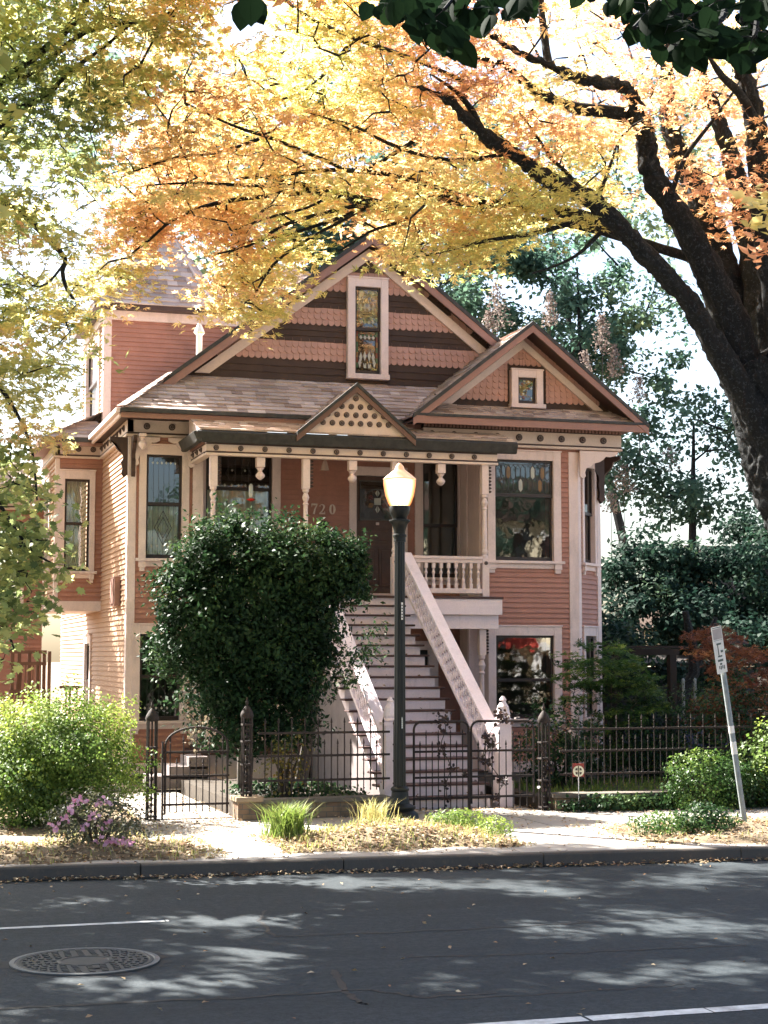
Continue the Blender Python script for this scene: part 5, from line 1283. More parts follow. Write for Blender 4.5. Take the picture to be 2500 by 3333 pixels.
THIN = [(560, 390), (1080, 410), (1090, 530), (800, 530), (620, 600)]
c1 = [p for p in c1 if not (inpoly(*proj(p)[:2], THIN) and rr.random() < .42)]
c1 = c1 + [p for p in SHV if proj(p)[0] > 260 and not any((proj(p)[0] - a) ** 2 + (proj(p)[1] - b) ** 2 < c * c for a, b, c in holes)]
c1 = [p for p in c1 if not (lit(*shadow(p), .8, .26) and rr.random() < .85)]
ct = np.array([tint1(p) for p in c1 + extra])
tw = MB(); twigs(tw, nodes, c1, .017, 2.4); kind(tw.build('twigs', BARK, t1), 'stuff')
P1, I1 = sprays(c1, 62, .50, .2, .3)
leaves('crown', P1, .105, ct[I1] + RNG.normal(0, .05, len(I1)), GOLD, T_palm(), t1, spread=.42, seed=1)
extra_n = len(extra)
P2, I2 = sprays(extra, 80, .42, .3, .3); tw = MB(); twigs(tw, nodes, extra, .014, 2.5); kind(tw.build('twigs', BARK, t1), 'stuff')
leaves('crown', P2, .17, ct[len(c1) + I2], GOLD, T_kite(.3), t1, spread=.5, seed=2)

# ---- left street tree : yellow green leaves, branches from the left
YGRN = leaf_mat('yellow_green_leaf', [(0, (.10, .15, .06)), (.3, (.27, .32, .13)), (.6, (.56, .54, .22)), (.8, (.74, .58, .28)), (1, (.68, .40, .20))], .70, .45, .25, .3, 1.3)
t2 = thing('maple_tree', (-2.2, 20.6, .12), 'yellow green maple reaching in from the left edge over the pavement', 'tree')
tb = MB(); nodes2 = []
B0 = Vector((-2.2, 20.6, .1)); tp = [B0, Vector((-2.15, 20.6, 2.2)), Vector((-2.0, 20.5, 4.4)), Vector((-1.6, 20.4, 6.5)), Vector((-1.2, 20.2, 8.6)), Vector((-.8, 20, 11))]
tb.tube(tp, [.34, .29, .25, .2, .15, .08], 12); nodes2 += tp; tb.build('trunk', BARK2, t2, True)
L2 = [([(-330, 380, 12), (-160, 380, 10), (-40, 412, 8), (0, 434, 8), (55, 467, 7), (100, 512, 7), (140, 557, 6), (135, 586, 5), (145, 626, 4), (172, 660, 2)], 20.4, 20.2), ([(138, 570, 3), (110, 605, 3), (85, 620, 2)], 20.2, 20),
      ([(-260, 330, 14), (-120, 250, 12), (0, 180, 10), (55, 138, 9), (115, 90, 8), (165, 42, 8), (200, -30, 6)], 20.3, 20.8), ([(40, 168, 8), (65, 158, 7), (110, 126, 7), (190, 66, 6), (280, 50, 6), (328, 44, 4), (400, 10, 2)], 20.5, 21), ([(-200, 360, 12), (-90, 310, 10), (0, 270, 8), (32, 240, 8), (100, 206, 6), (150, 156, 5), (225, 101, 4), (280, 54, 3)], 20.3, 20.6),
      ([(-330, 620, 10), (-160, 700, 8), (-30, 800, 6), (40, 900, 4), (70, 980, 3), (80, 1080, 2)], 20.2, 19.6), ([(-300, 700, 9), (-120, 900, 7), (-20, 1060, 5), (60, 1180, 3), (110, 1215, 2)], 20, 19.4), ([(-280, 900, 8), (-100, 1150, 6), (0, 1330, 4), (30, 1400, 2)], 20, 19.6)]
for pts, a, b in L2: tb = MB(); addlimb(tb, nodes2, pts, a, b, 7); tb.build('limb', BARK, t2, True)
rr = random.Random(9)
ca = region([(-40, -40), (470, -40), (410, 100), (300, 210), (240, 330), (150, 420), (-40, 430)], 95, 19.5, 22.2, [(250, 120, 40), (160, 290, 30), (320, 20, 30)], rr)
cb = region([(-40, 420), (130, 430), (190, 560), (200, 660), (150, 700), (190, 800), (170, 900), (60, 960), (-40, 960)], 105, 19, 21.6, [(60, 560, 20)], rr)
cc = region([(-40, 940), (90, 940), (95, 1040), (80, 1140), (140, 1190), (135, 1240), (85, 1260), (75, 1340), (50, 1400), (30, 1440), (-40, 1440)], 80, 19, 21, [(55, 1090, 14)], rr)
cx = []
while len(cx) < 330:
    p = Vector((rr.uniform(-8, 3.0), rr.uniform(15.5, 25.2), rr.uniform(5.2, 12))); q = proj(p)
    if -90 < q[0] < 1760 and q[1] > -60: continue
    if ((p.x + 2.2) / 6) ** 2 + ((p.y - 20.3) / 5.2) ** 2 > 1: continue
    cx.append(p)
ca = [p for p in ca if not (lit(*shadow(p), .8, .26) and rr.random() < .85)]; cb = [p for p in cb if not (lit(*shadow(p), .8, .26) and rr.random() < .85)]
ca = ca + [p for p in SHV if proj(p)[0] <= 260]
cx = [p for p in cx if not lit(*shadow(p), .9, .32)] + SH2
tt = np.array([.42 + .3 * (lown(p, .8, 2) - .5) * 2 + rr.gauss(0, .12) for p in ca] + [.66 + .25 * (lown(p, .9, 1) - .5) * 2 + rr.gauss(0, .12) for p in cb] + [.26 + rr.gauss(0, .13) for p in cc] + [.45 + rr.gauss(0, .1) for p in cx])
tw = MB(); twigs(tw, nodes2, ca + cb + cc, .011, 2.0); kind(tw.build('twigs', BARK, t2), 'stuff')
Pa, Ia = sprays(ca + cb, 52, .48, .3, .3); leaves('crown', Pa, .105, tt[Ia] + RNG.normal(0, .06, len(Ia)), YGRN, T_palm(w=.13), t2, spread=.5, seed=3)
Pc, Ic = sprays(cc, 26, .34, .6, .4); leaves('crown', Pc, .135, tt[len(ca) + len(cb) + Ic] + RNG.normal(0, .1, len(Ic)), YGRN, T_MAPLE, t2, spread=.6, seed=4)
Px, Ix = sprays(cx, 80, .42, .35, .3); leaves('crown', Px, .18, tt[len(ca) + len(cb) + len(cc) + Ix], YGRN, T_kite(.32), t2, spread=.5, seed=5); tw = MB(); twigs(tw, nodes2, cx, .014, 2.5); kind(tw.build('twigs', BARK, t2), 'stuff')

# ---- linden limb close to the camera, top right
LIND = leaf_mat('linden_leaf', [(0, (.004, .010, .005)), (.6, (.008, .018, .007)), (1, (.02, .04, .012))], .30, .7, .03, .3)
t3 = thing('linden_tree', (5.6, 1.0, .15), 'dark leaved linden hanging into the top right corner', 'tree'); tb = MB(); n3 = []
LBARK = paint('linden_bark', (.0045, .005, .0055), .95, .4, 0, 20)
tb.tube([Vector((5.6, 1.0, .1)), Vector((5.55, 1.1, 2.2)), Vector((5.4, 1.9, 4.4)), Vector((5.15, 3.6, 5.9)), Vector((5.1, 6.0, 6.7)), at(1590 * S15, -60 * S15, 9.2), at(1560 * S15, -90 * S15, 10.4)], [.22, .19, .15, .11, .08, .05, .02], 10)
for pts in ([(1590, -60), (1560, 40), (1520, 70), (1480, 95)], [(1590, -60), (1450, -10), (1400, 30), (1370, 60)], [(1590, -60), (1300, -100), (1100, -70), (1010, -40), (960, 20)], [(1100, -70), (900, -40), (860, 0)], [(1590, -60), (1640, 10), (1630, 80)], [(900, -40), (700, -60), (540, -20)]):
    P = [at(x * S15, y * S15, 9.2 - .2 * i) for i, (x, y) in enumerate(pts)]; tb.tube(P, [.026 - .004 * i for i in range(len(P))], 6); n3 += P
tb.build('trunk', LBARK, t3, True)
rr = random.Random(3)
RL = [([(1340, -30), (1680, -30), (1680, 110), (1600, 125), (1560, 100), (1480, 120), (1440, 135), (1390, 90), (1345, 70)], 150), ([(835, -20), (950, -20), (960, 40), (990, 60), (1000, 90), (950, 105), (925, 60), (870, 40)], 42), ([(950, -25), (1160, -25), (1150, 10), (1060, 40), (980, 60), (950, 80)], 40), ([(505, -15), (575, -15), (560, 12), (520, 20)], 5), ([(790, -10), (840, -10), (830, 30), (800, 25)], 5), ([(1240, -30), (1340, -30), (1340, 10), (1260, 8)], 8)]
pl = []
for P, n in RL: pl += region(P, n, 8.3, 9.8, (), rr)
pl = np.array([tuple(p) for p in pl]); nn = np.tile(np.array([-.25, -.8, .35]), (len(pl), 1))
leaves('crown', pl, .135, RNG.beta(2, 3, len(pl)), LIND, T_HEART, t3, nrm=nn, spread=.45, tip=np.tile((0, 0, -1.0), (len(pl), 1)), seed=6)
tw = MB(); twigs(tw, n3, [tuple(p) for p in pl[::2]], .006, .9); kind(tw.build('twigs', BARK, t3), 'stuff')

# ---- trees behind the house
BGG = leaf_mat('dark_green_leaf', [(0, (.035, .075, .060)), (.4, (.065, .125, .09)), (.75, (.12, .19, .12)), (1, (.24, .28, .14))], .55, .6, .1, .35, 1.35)
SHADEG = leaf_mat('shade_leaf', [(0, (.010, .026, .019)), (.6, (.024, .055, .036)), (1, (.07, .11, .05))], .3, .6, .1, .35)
PLUME = leaf_mat('seed_plume', [(0, (.20, .145, .125)), (1, (.33, .28, .25))], .3, .7, .1, .3)
def bgtree(loc, lab, blobs, n, size, mat=BGG, tint=(.4, .2), rclump=.9, seed=0, trunk_r=.25, name='background_tree', group='trees behind the house', T=T_kite(.30), shell=.5, trunk_to=None, nclump=60, barkmat=BARK):
    """blobs: list of (centre, radii); leaves gather in clumps spread through each blob"""
    rg = np.random.default_rng(seed); t = thing(name, loc, lab, 'tree', group); cl = []; wts = []
    vol = np.array([b[1][0] * b[1][1] * b[1][2] for b in blobs]) ** .7; vol /= vol.sum()
    for (c, R_), f in zip(blobs, vol):
        k = max(4, int(nclump * f)); d = rg.normal(0, 1, (k, 3)); d /= np.linalg.norm(d, axis=1)[:, None]; q = rg.uniform(shell, 1, k) ** .6
        cl.append(np.array(c) + d * q[:, None] * np.array(R_))
    cl = np.concatenate(cl); per = max(6, n // len(cl)); ct_ = rg.normal(tint[0], tint[1], len(cl))
    ii = np.repeat(np.arange(len(cl)), per); d = rg.normal(0, 1, (len(ii), 3)); d /= np.linalg.norm(d, axis=1)[:, None]; q = rg.uniform(0, 1, len(ii)) ** .45; cr = rclump * rg.uniform(.55, 1.3, len(cl))
    p = cl[ii] + d * (q * cr[ii])[:, None] * np.array((1.15, 1.15, .8)); ok = p[:, 2] > loc[2] + .05; p = p[ok]; ii = ii[ok]; d = d[ok]
    leaves('crown', p, size, ct_[ii] + rg.normal(0, .08, len(ii)), mat, T, t, nrm=d * .6 + np.array((0, 0, .6)), spread=.5, seed=seed + 50)
    k = MB(); c0 = Vector(blobs[0][0]) if trunk_to is None else Vector(trunk_to); b0 = Vector(loc)
    k.tube([b0, b0.lerp(c0, .4) + Vector((.1, 0, .1)), b0.lerp(c0, .75), c0 + Vector((0, 0, blobs[0][1][2] * .5))], [trunk_r, trunk_r * .8, trunk_r * .5, trunk_r * .15], 8); nd = [b0.lerp(c0, .5), b0.lerp(c0, .75), c0]
    ok_ = np.where(np.linalg.norm(cl[:, :2] - np.array((c0.x, c0.y)), axis=1) < 4.6)[0]; sel = rg.choice(ok_, min(len(ok_), 26), False); twigs(k, nd, [tuple(cl[s]) for s in sel], trunk_r * .12, 99); k.build('trunk', barkmat, t)
    return t, cl
def A(px, py, Y): return tuple(at(px, py, Y))
def g0(px, Y, z=.1): p = at(px, 2000, Y); return (p.x, Y, z)
bgtree(g0(1080, 58), 'dark evergreen seen over the roof left of the main gable', [(A(1080, 830, 58), (3.0, 3, 3.4)), (A(960, 900, 58), (2, 2.5, 2.5)), (A(1180, 700, 58), (3.0, 3, 2.5))], 9000, .24, tint=(.22, .16), seed=21, nclump=50, shell=.2)
b2, cl2 = bgtree(g0(1560, 52), 'tall green tree rising behind the ridge of the right gable', [(A(1480, 900, 52), (2.6, 2.5, 2.6)), (A(1640, 930, 52), (3.0, 2.5, 3.0)), (A(1790, 1130, 52), (2.4, 2.5, 2.4)), (A(1560, 1120, 52), (2, 2, 1.6))], 11000, .23, tint=(.38, .2), seed=22, nclump=70, rclump=.8)
bgtree(g0(1950, 50), 'loose green tree with sky gaps beyond the right gable slope', [(A(1880, 1000, 50), (2.6, 2.5, 2.6)), (A(2020, 1260, 50), (2.4, 2.5, 2.4)), (A(1900, 1230, 50), (1.7, 2, 1.8)), (A(2090, 950, 50), (1.8, 2, 1.4))], 6000, .22, tint=(.45, .2), seed=23, nclump=60, rclump=.75)
bgtree(g0(2230, 47), 'sparse blue green tree right of the house against the sky', [(A(2260, 1500, 47), (2.6, 2.5, 2.3)), (A(2080, 1480, 47), (1.5, 1.5, 1.3)), (A(2430, 1300, 47), (1.6, 2, 2.4)), (A(2120, 1640, 47), (1.4, 1.6, 1.0)), (A(2420, 1700, 47), (2.2, 2, 1.6))], 6500, .21, tint=(.32, .18), seed=24, nclump=64, rclump=.75)
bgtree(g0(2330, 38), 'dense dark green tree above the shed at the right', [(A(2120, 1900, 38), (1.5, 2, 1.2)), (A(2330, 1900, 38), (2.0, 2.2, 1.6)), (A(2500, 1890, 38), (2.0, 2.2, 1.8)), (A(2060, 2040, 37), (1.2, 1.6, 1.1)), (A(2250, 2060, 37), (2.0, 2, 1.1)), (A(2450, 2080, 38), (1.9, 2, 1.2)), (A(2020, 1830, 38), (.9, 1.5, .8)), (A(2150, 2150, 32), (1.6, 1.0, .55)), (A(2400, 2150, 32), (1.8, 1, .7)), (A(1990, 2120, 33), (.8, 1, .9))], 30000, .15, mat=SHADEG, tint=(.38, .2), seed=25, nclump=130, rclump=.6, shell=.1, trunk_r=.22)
bgtree(g0(600, 62), 'tall hazy green tree behind the tower', [(A(480, 420, 62), (3.5, 3, 4)), (A(700, 640, 62), (3.6, 3, 3.5)), (A(900, 500, 62), (3.5, 3, 3.5))], 8000, .3, tint=(.5, .2), seed=26, nclump=60, rclump=1.1)
bgtree(g0(1300, 64), 'tall dark tree far behind the main gable', [(A(1150, 560, 64), (4, 3, 4)), (A(1450, 700, 64), (3.5, 3, 3.5)), (A(1350, 350, 64), (4, 3, 4))], 9000, .3, tint=(.3, .2), seed=27, nclump=60, rclump=1.1)
bgtree(g0(2150, 66), 'pale green tree far behind at the right', [(A(1750, 620, 66), (4, 3, 4)), (A(2100, 500, 66), (4, 3, 4))], 5000, .32, tint=(.6, .2), seed=28, nclump=40, rclump=1.1)
# crape myrtle plumes
cm = thing('crape_myrtle', g0(1640, 46), 'crape myrtle with dry pinkish seed plumes above the roof valley', 'tree'); k = MB(); pp = []
rr = random.Random(12)
for (px, py, h_, w_) in ((1620, 1000, 1.1, .38), (1590, 1080, .9, .34), (1790, 1010, .8, .25), (1960, 1090, .9, .28), (2000, 1180, .8, .3), (2080, 1270, .6, .25), (1905, 1180, .5, .25), (2180, 1500, .6, .5), (2030, 1560, .7, .45), (1990, 1640, .5, .4)):
    c = at(px, py, 46)
    for i in range(int(380 * h_)):
        t = rr.random(); w = w_ * (1 - t) ** .7 + .05; pp.append((c.x + rr.gauss(0, w * .5), c.y + rr.gauss(0, w * .5), c.z - h_ * .6 + 1.3 * h_ * t))
    ks = MB(); ks.tube([Vector((c.x, c.y, c.z - 2.2)), Vector((c.x, c.y, c.z + h_ * .5))], [.02, .006], 4); ks.build('stem', BARK2, cm)
b0 = Vector(g0(1640, 46)); k.tube([b0, b0 + Vector((.2, 0, 3)), b0 + Vector((.1, 0, 6))], [.15, .11, .05], 6); k.build('trunk', BARK2, cm)
leaves('crown', pp, .10, RNG.uniform(0, 1, len(pp)), PLUME, T_kite(.3), cm, spread=1, seed=31)
bgtree((-.6, 37.5, .1), 'yellow green tree in the side yard left of the house', [((.2, 37, 8.2), (2.0, 2.4, 2.6)), ((-1.2, 35.8, 6.5), (1.6, 1.8, 1.8))], 9000, .16, mat=YGRN, tint=(.5, .15), seed=29, nclump=55, rclump=.62, name='yard_tree', group='trees beside the house', shell=.1, trunk_r=.14)
# dark leaning trunk at the right
lt_ = thing('leaning_trunk', (15.4, 31, .12), 'dark forked trunk leaning between the arbour and the shed', 'tree'); k = MB()
k.tube([at(2160, 2420, 31), at(2190, 2330, 31), at(2225, 2260, 31), at(2260, 2190, 31), at(2255, 2100, 31), at(2230, 1990, 31)], [.16, .14, .13, .12, .10, .07], 9); k.build('trunk', BARK, lt_, True)
k = MB(); k.tube([at(2262, 2190, 31), at(2285, 2120, 31), at(2330, 2010, 31)], [.09, .08, .05], 7); k.build('limb', BARK, lt_, True)

# ---- shrubs
def shrub(name, lab, c, R_, n, size, mat, tint=(.5, .2), T=T_ROUND, seed=0, shell=.82, lump=.16, cat='shrub', spread=.55, stems=5, base=None, flat=None, parent=None, toplight=.0, group=None):
    rg = np.random.default_rng(seed); c = np.array(c, float); R_ = np.array(R_, float)
    t = thing(name, base or (c[0], c[1], .14), lab, cat, group) if parent is None else parent
    d = rg.normal(0, 1, (n, 3)); d /= np.linalg.norm(d, axis=1)[:, None]
    ph = rg.uniform(0, 6, 8); f = 1 + lump * (np.sin(d[:, 0] * 5 + ph[0]) * np.cos(d[:, 2] * 6 + ph[1]) + .6 * np.sin(d[:, 1] * 9 + d[:, 2] * 7 + ph[2]) + .5 * np.sin(d[:, 0] * 13 + d[:, 2] * 11 + ph[3]))
    q = np.where(rg.random(n) < .72, rg.uniform(shell, 1.04, n), rg.uniform(.35, shell, n)); p = c + d * (q * f)[:, None] * R_
    ok = p[:, 2] > .17; p = p[ok]; d = d[ok]
    tn = tint[0] + tint[1] * (np.sin(p[:, 0] * 4 + ph[4]) * .5 + np.sin(p[:, 2] * 5 + p[:, 1] * 3 + ph[5]) * .5) + rg.normal(0, tint[1] * .4, len(p)) + toplight * (p[:, 2] - c[2]) / R_[2]  # last term lightens leaves with height, a painted lit top
    leaves('foliage', p, size, tn, mat, T, t, nrm=d * .75 + np.array((0, 0, .45)), spread=spread, seed=seed + 80)
    if stems:
        k = MB(); b = Vector(base or (c[0], c[1], .14))
        for i in range(stems):
            a = 2 * math.pi * i / stems; e = Vector(c) + Vector((math.cos(a) * R_[0] * .6, math.sin(a) * R_[1] * .6, R_[2] * .35)); m_ = b.lerp(e, .5) + Vector((rg.normal(0, .05), rg.normal(0, .05), .1))
            k.tube([b + Vector((math.cos(a) * .06, math.sin(a) * .06, -.06)), m_, e], [.035 * R_[0] ** .5, .022, .008], 5)
        k.build('stem', STEM, t)
    return t, p
HEDGE = leaf_mat('hedge_leaf', [(0, (.05, .10, .025)), (.5, (.16, .25, .05)), (1, (.42, .48, .09))], .45, .5, .3, .3)
DARKG = leaf_mat('camellia_leaf', [(0, (.010, .027, .013)), (.6, (.032, .070, .026)), (1, (.11, .17, .05))], .30, .5, .12, .45)
MIDG = leaf_mat('mid_green_leaf', [(0, (.02, .05, .018)), (.6, (.06, .13, .03)), (1, (.20, .28, .05))], .42, .45, .3, .3)
REDM = leaf_mat('red_maple_leaf', [(0, (.10, .035, .02)), (.6, (.24, .085, .04)), (1, (.40, .17, .06))], .45, .5, .25, .3)
hd, hp = shrub('round_hedge', 'big round sunlit hedge left of the arched gate', (2.50, 23.55, 1.06), (1.13, 1.0, .92), 30000, .044, HEDGE, (.42, .30), seed=41, shell=.72, lump=.20, stems=6, toplight=.2)
shrub('round_hedge', 'big round sunlit hedge left of the arched gate', (1.95, 23.3, .72), (.85, .8, .66), 12000, .044, HEDGE, (.34, .3), seed=42, lump=.2, shell=.75, stems=0, parent=hd)
cb_ = None
for i, (px, py, rx, ry, n, d) in enumerate(((560, 1290, 1.42, 1.18, 15000, .95), (690, 1234, .80, .62, 6500, .7), (440, 1330, .82, .78, 6500, .7), (555, 1430, 1.12, .98, 9000, .8), (450, 1205, .52, .40, 3200, .5), (585, 1198, .66, .42, 4200, .55), (395, 1250, .36, .30, 1500, .4), (745, 1240, .40, .36, 1800, .4), (650, 1350, .75, .8, 5000, .7), (480, 1500, .8, .5, 2600, .6), (640, 1480, .6, .55, 2600, .6), (545, 1545, .85, .38, 1800, .5), (420, 1420, .5, .45, 1500, .5), (690, 1400, .42, .5, 1500, .5), (765, 1195, .26, .22, 800, .3), (500, 1150, .30, .24, 900, .3), (365, 1330, .28, .36, 900, .35), (520, 1590, .95, .34, 1500, .5), (640, 1570, .6, .34, 1000, .5))):
    c = at(px * S15, py * S15, 25.3 - .1 * (i % 3)); r_ = shrub('camellia_bush', 'tall dark green camellia in front of the porch left of the stair', tuple(c), (rx * .86, d, ry * .97), int(n * .8), .092, DARKG, (.47 if i in (1, 5, 4) else .36, .25), T=T_kite(.24), seed=430 + i, shell=.64, lump=.32, stems=0, base=(6.3, 25.6, .2), spread=.6, toplight=.15, parent=cb_); cb_ = r_[0]  # upper lobes tinted lighter, painting light onto the bush top
rr = random.Random(44); sp_ = []
for i in range(120):
    a = rr.uniform(-.5, 3.64); px = 565 + 222 * math.cos(a) * rr.uniform(.88, 1.12); py = 1318 - 206 * math.sin(a) * rr.uniform(.9, 1.09)
    if 640 < px < 750: py = max(py, 1150)
    if a < .1 or a > 3.0: py += 60
    sp_.append(tuple(at(px * S15, py * S15, rr.uniform(24.9, 25.6))))
Ps, Is = sprays(sp_, 34, .20, .8, .2); leaves('foliage', Ps, .085, RNG.normal(.55, .2, len(sp_))[Is], DARKG, T_kite(.24), cb_, spread=.7, seed=449)
k = MB()
for a, b_, m in (((6.35, 25.6), (6.2, 25.4, 3.6), (6.6, 25.5, 1.6)), ((5.5, 25.6), (5.2, 25.3, 3.3), (5.45, 25.4, 1.5)), ((6.45, 25.65), (6.9, 25.3, 3.4), (6.7, 25.6, 1.8)), ((5.6, 25.7), (5.9, 25.5, 4.0), (5.7, 25.6, 2.0))): k.tube([(a[0], a[1], .1), m, b_], [.075, .055, .02], 8)
k.build('stem', BARK2, cb_)
shrub('azalea_bush', 'low dark azalea with pink flowers by the kerb at the left', (2.55, 19.95, .50), (.60, .42, .40), 2600, .055, leaf_mat('azalea_leaf', [(0, (.035, .045, .03)), (1, (.13, .13, .07))], .35, .5, .3, .3), (.4, .3), T=T_kite(.22), seed=45, stems=5, lump=.2)
PETAL = leaf_mat('azalea_petal', [(0, (.62, .26, .42)), (1, (.80, .52, .66))], .4, .5, .2, .15); azf = bpy.data.objects['azalea_bush']; rr = random.Random(6); fp = []
for px, py in ((250, 2605), (265, 2610), (235, 2640), (330, 2690), (352, 2680), (360, 2745), (405, 2755), (415, 2745), (350, 2755), (375, 2735), (180, 2695), (322, 2735), (300, 2660), (215, 2660), (270, 2690), (395, 2735), (325, 2618), (345, 2610)):
    c = at(px, py, 19.6)
    fp = [(c.x + rr.gauss(0, .025), c.y + rr.gauss(0, .03), c.z + rr.gauss(0, .02)) for i in range(8)]
    leaves('flower', fp, .06, RNG.uniform(0, 1, len(fp)), PETAL, T_ROUND, azf, nrm=np.tile((-.2, -.8, .5), (len(fp), 1)), spread=.6, seed=px)
def fronds(name, lab, base, targets, nper, R_, size, mat, tint, seed, stem_r=.022, T=T_palm(w=.085), cat='tree', flat=.16):
    t = thing(name, base, lab, cat); rg = np.random.default_rng(seed); k = MB(); b = Vector(base); nd = []
    cen = Vector(tuple(np.mean([tuple(x) for x in targets], 0))); m = b.lerp(cen, .6) + Vector((.08, 0, .1)); k.tube([b - Vector((0, 0, .05)), b.lerp(m, .5) + Vector((-.06, 0, 0)), m, cen + Vector((0, 0, .4))], [stem_r * 1.6, stem_r * 1.3, stem_r, stem_r * .4], 7)
    nd = [b.lerp(m, .5), m, cen, b.lerp(cen, .8)]; twigs(k, nd, targets, stem_r * .4, 9); k.build('trunk', STEM, t)
    P, I = sprays([tuple(x) for x in targets], nper, R_, flat, .5, rg); leaves('crown', P, size, tint[0] + rg.normal(0, tint[1], len(targets))[I] + rg.normal(0, .06, len(I)), mat, T, t, spread=.4, seed=seed + 7); return t
rr = random.Random(14)
jm = region([(1235, 1400), (1300, 1370), (1345, 1400), (1400, 1440), (1440, 1540), (1420, 1620), (1350, 1650), (1250, 1660), (1225, 1600), (1290, 1560), (1225, 1500), (1215, 1430)], 85, 26.0, 27.4, (), rr)
fronds('japanese_maple', 'slender green japanese maple in front of the right bay corner', (12.0, 26.6, .3), jm, 60, .30, .095, MIDG, (.62, .22), 61)
rm = region([(1500, 1360), (1545, 1350), (1600, 1390), (1640, 1400), (1680, 1480), (1680, 1600), (1560, 1590), (1480, 1560), (1470, 1540), (1560, 1480), (1540, 1420), (1500, 1400)], 95, 26.0, 28.5, (), rr)
fronds('red_maple', 'rust red japanese maple behind the leaning sign post', (14.4, 27, .3), rm, 60, .32, .095, REDM, (.6, .25), 62)
shrub('garden_shrub', 'light green rounded shrub in front of the right garden wall and fence', (12.15, 23.0, .52), (.66, .4, .50), 4600, .055, MIDG, (.6, .25), seed=47, T=T_kite(.26), stems=5)
shrub('garden_shrub', 'darker green shrub right beside the light green one', (12.95, 23.1, .46), (.6, .4, .42), 3200, .06, MIDG, (.25, .2), seed=48, T=T_kite(.26), stems=5)
shrub('garden_shrub', 'yellow green leafy shrub at the right edge behind the sign post', (13.6, 23.2, .72), (.75, .6, .72), 4600, .07, HEDGE, (.4, .25), seed=49, T=T_kite(.3), stems=5)
shrub('garden_shrub', 'tall dark feathery shrub between the arbour and the right garden wall', (14.2, 25.8, 1.1), (1.1, .7, .95), 6000, .07, DARKG, (.45, .3), seed=59, T=T_kite(.26), stems=5, lump=.25)
shrub('garden_shrub', 'dark shrub behind the right fence filling the gap before the arbour', (12.9, 26.6, .9), (.9, .6, .8), 4500, .07, DARKG, (.5, .3), seed=60, T=T_kite(.26), stems=5, lump=.25)
shrub('garden_shrub', 'dark leafy shrub under the right bay window beside the gate post', (10.7, 25.4, .95), (.65, .6, .75), 2600, .075, DARKG, (.5, .3), seed=50, T=T_kite(.28), stems=5, lump=.3)
shrub('garden_shrub', 'dark shrub low between the round hedge and the trellis', (1.5, 27, .9), (1.2, .8, .8), 4000, .07, leaf_mat('dull_leaf', [(0, (.03, .03, .02)), (1, (.14, .11, .06))], .35, .5, .3, .3), (.4, .3), seed=51, stems=4)
shrub('ivy_clump', 'low dark ivy along the foot of the right garden wall', (10.9, 23.15, .24), (1.1, .18, .16), 1500, .06, DARKG, (.5, .3), seed=52, stems=0, cat='ground plant')
shrub('ivy_clump', 'dark ground ivy behind the low left garden wall', (6.2, 25.2, .38), (1.0, 1.3, .16), 2600, .06, DARKG, (.4, .3), seed=58, stems=0, cat='ground plant')
shrub('pavement_weed', 'small green weed patch on the mound right of the gap in the verge', (9.85, 19.75, .30), (.5, .35, .14), 1500, .05, MIDG, (.7, .2), seed=53, stems=0, cat='ground plant', T=T_kite(.2))
shrub('pavement_weed', 'dark leafy weed clump between the sign post and the green patch', (10.35, 19.55, .34), (.42, .35, .22), 1400, .06, MIDG, (.25, .2), seed=54, stems=3, cat='ground plant', T=T_kite(.26))
shrub('pavement_weed', 'pale green weed patch right of the street lamp base', (7.45, 21.0, .30), (.42, .3, .14), 1300, .05, HEDGE, (.5, .2), seed=55, stems=0, cat='ground plant', T=T_kite(.2))
shrub('pavement_weed', 'bright green weed at the right end of the middle mound', (7.75, 20.35, .25), (.22, .2, .14), 700, .045, HEDGE, (.5, .2), seed=57, stems=0, cat='ground plant', T=T_kite(.2))
shrub('potted_rose', 'thin rose bush with yellow and green leaves behind the low left wall', (5.85, 24.1, .85), (.32, .25, .42), 420, .055, leaf_mat('rose_leaf', [(0, (.06, .10, .03)), (.7, (.25, .20, .05)), (1, (.5, .2, .04))], .4, .5, .3, .3), (.4, .3), seed=56, stems=6, base=(5.85, 24.1, .36), lump=.35)
# climbing rose on the double gate and on the arched gate
VINE = leaf_mat('vine_leaf', [(0, (.022, .014, .014)), (1, (.075, .045, .035))], .25, .5, .3, .3)
def vine(lab, spots, y, seed, n=30, mat=VINE, sz=.065):
    rg = random.Random(seed); t = thing('gate_vine', (at(*spots[0][:2], y).x, y, .2), lab, 'climbing plant'); k = MB(); pos = []; prev = None
    for px, py, r_ in spots:
        c = at(px, py, y)
        for i in range(int(n * (r_ / .12))): pos.append((c.x + rg.gauss(0, r_ * .5), c.y + rg.gauss(0, .04), c.z + rg.gauss(0, r_ * .5)))
        if prev is not None: k.tube([prev, prev.lerp(c, .5) + Vector((rg.gauss(0, .03), 0, 0)), c], .007, 4)
        prev = c
    k.build('stem', STEM, t); leaves('foliage', pos, sz, RNG.uniform(0, 1, len(pos)), mat, T_ROUND, t, nrm=np.tile((0, -.7, .5), (len(pos), 1)), spread=.5, seed=seed)
vine('dark leaved rose winding up the left leaf of the double gate', [(1455, 2600, .05), (1450, 2555, .06), (1470, 2500, .05), (1435, 2440, .08), (1450, 2380, .05), (1440, 2340, .14)], 23.42, 71)
vine('dark leaved rose winding up the right leaf of the double gate', [(1620, 2600, .05), (1640, 2545, .08), (1590, 2480, .06), (1600, 2420, .08), (1570, 2470, .05), (1585, 2400, .06), (1640, 2330, .17)], 23.40, 72, 34)
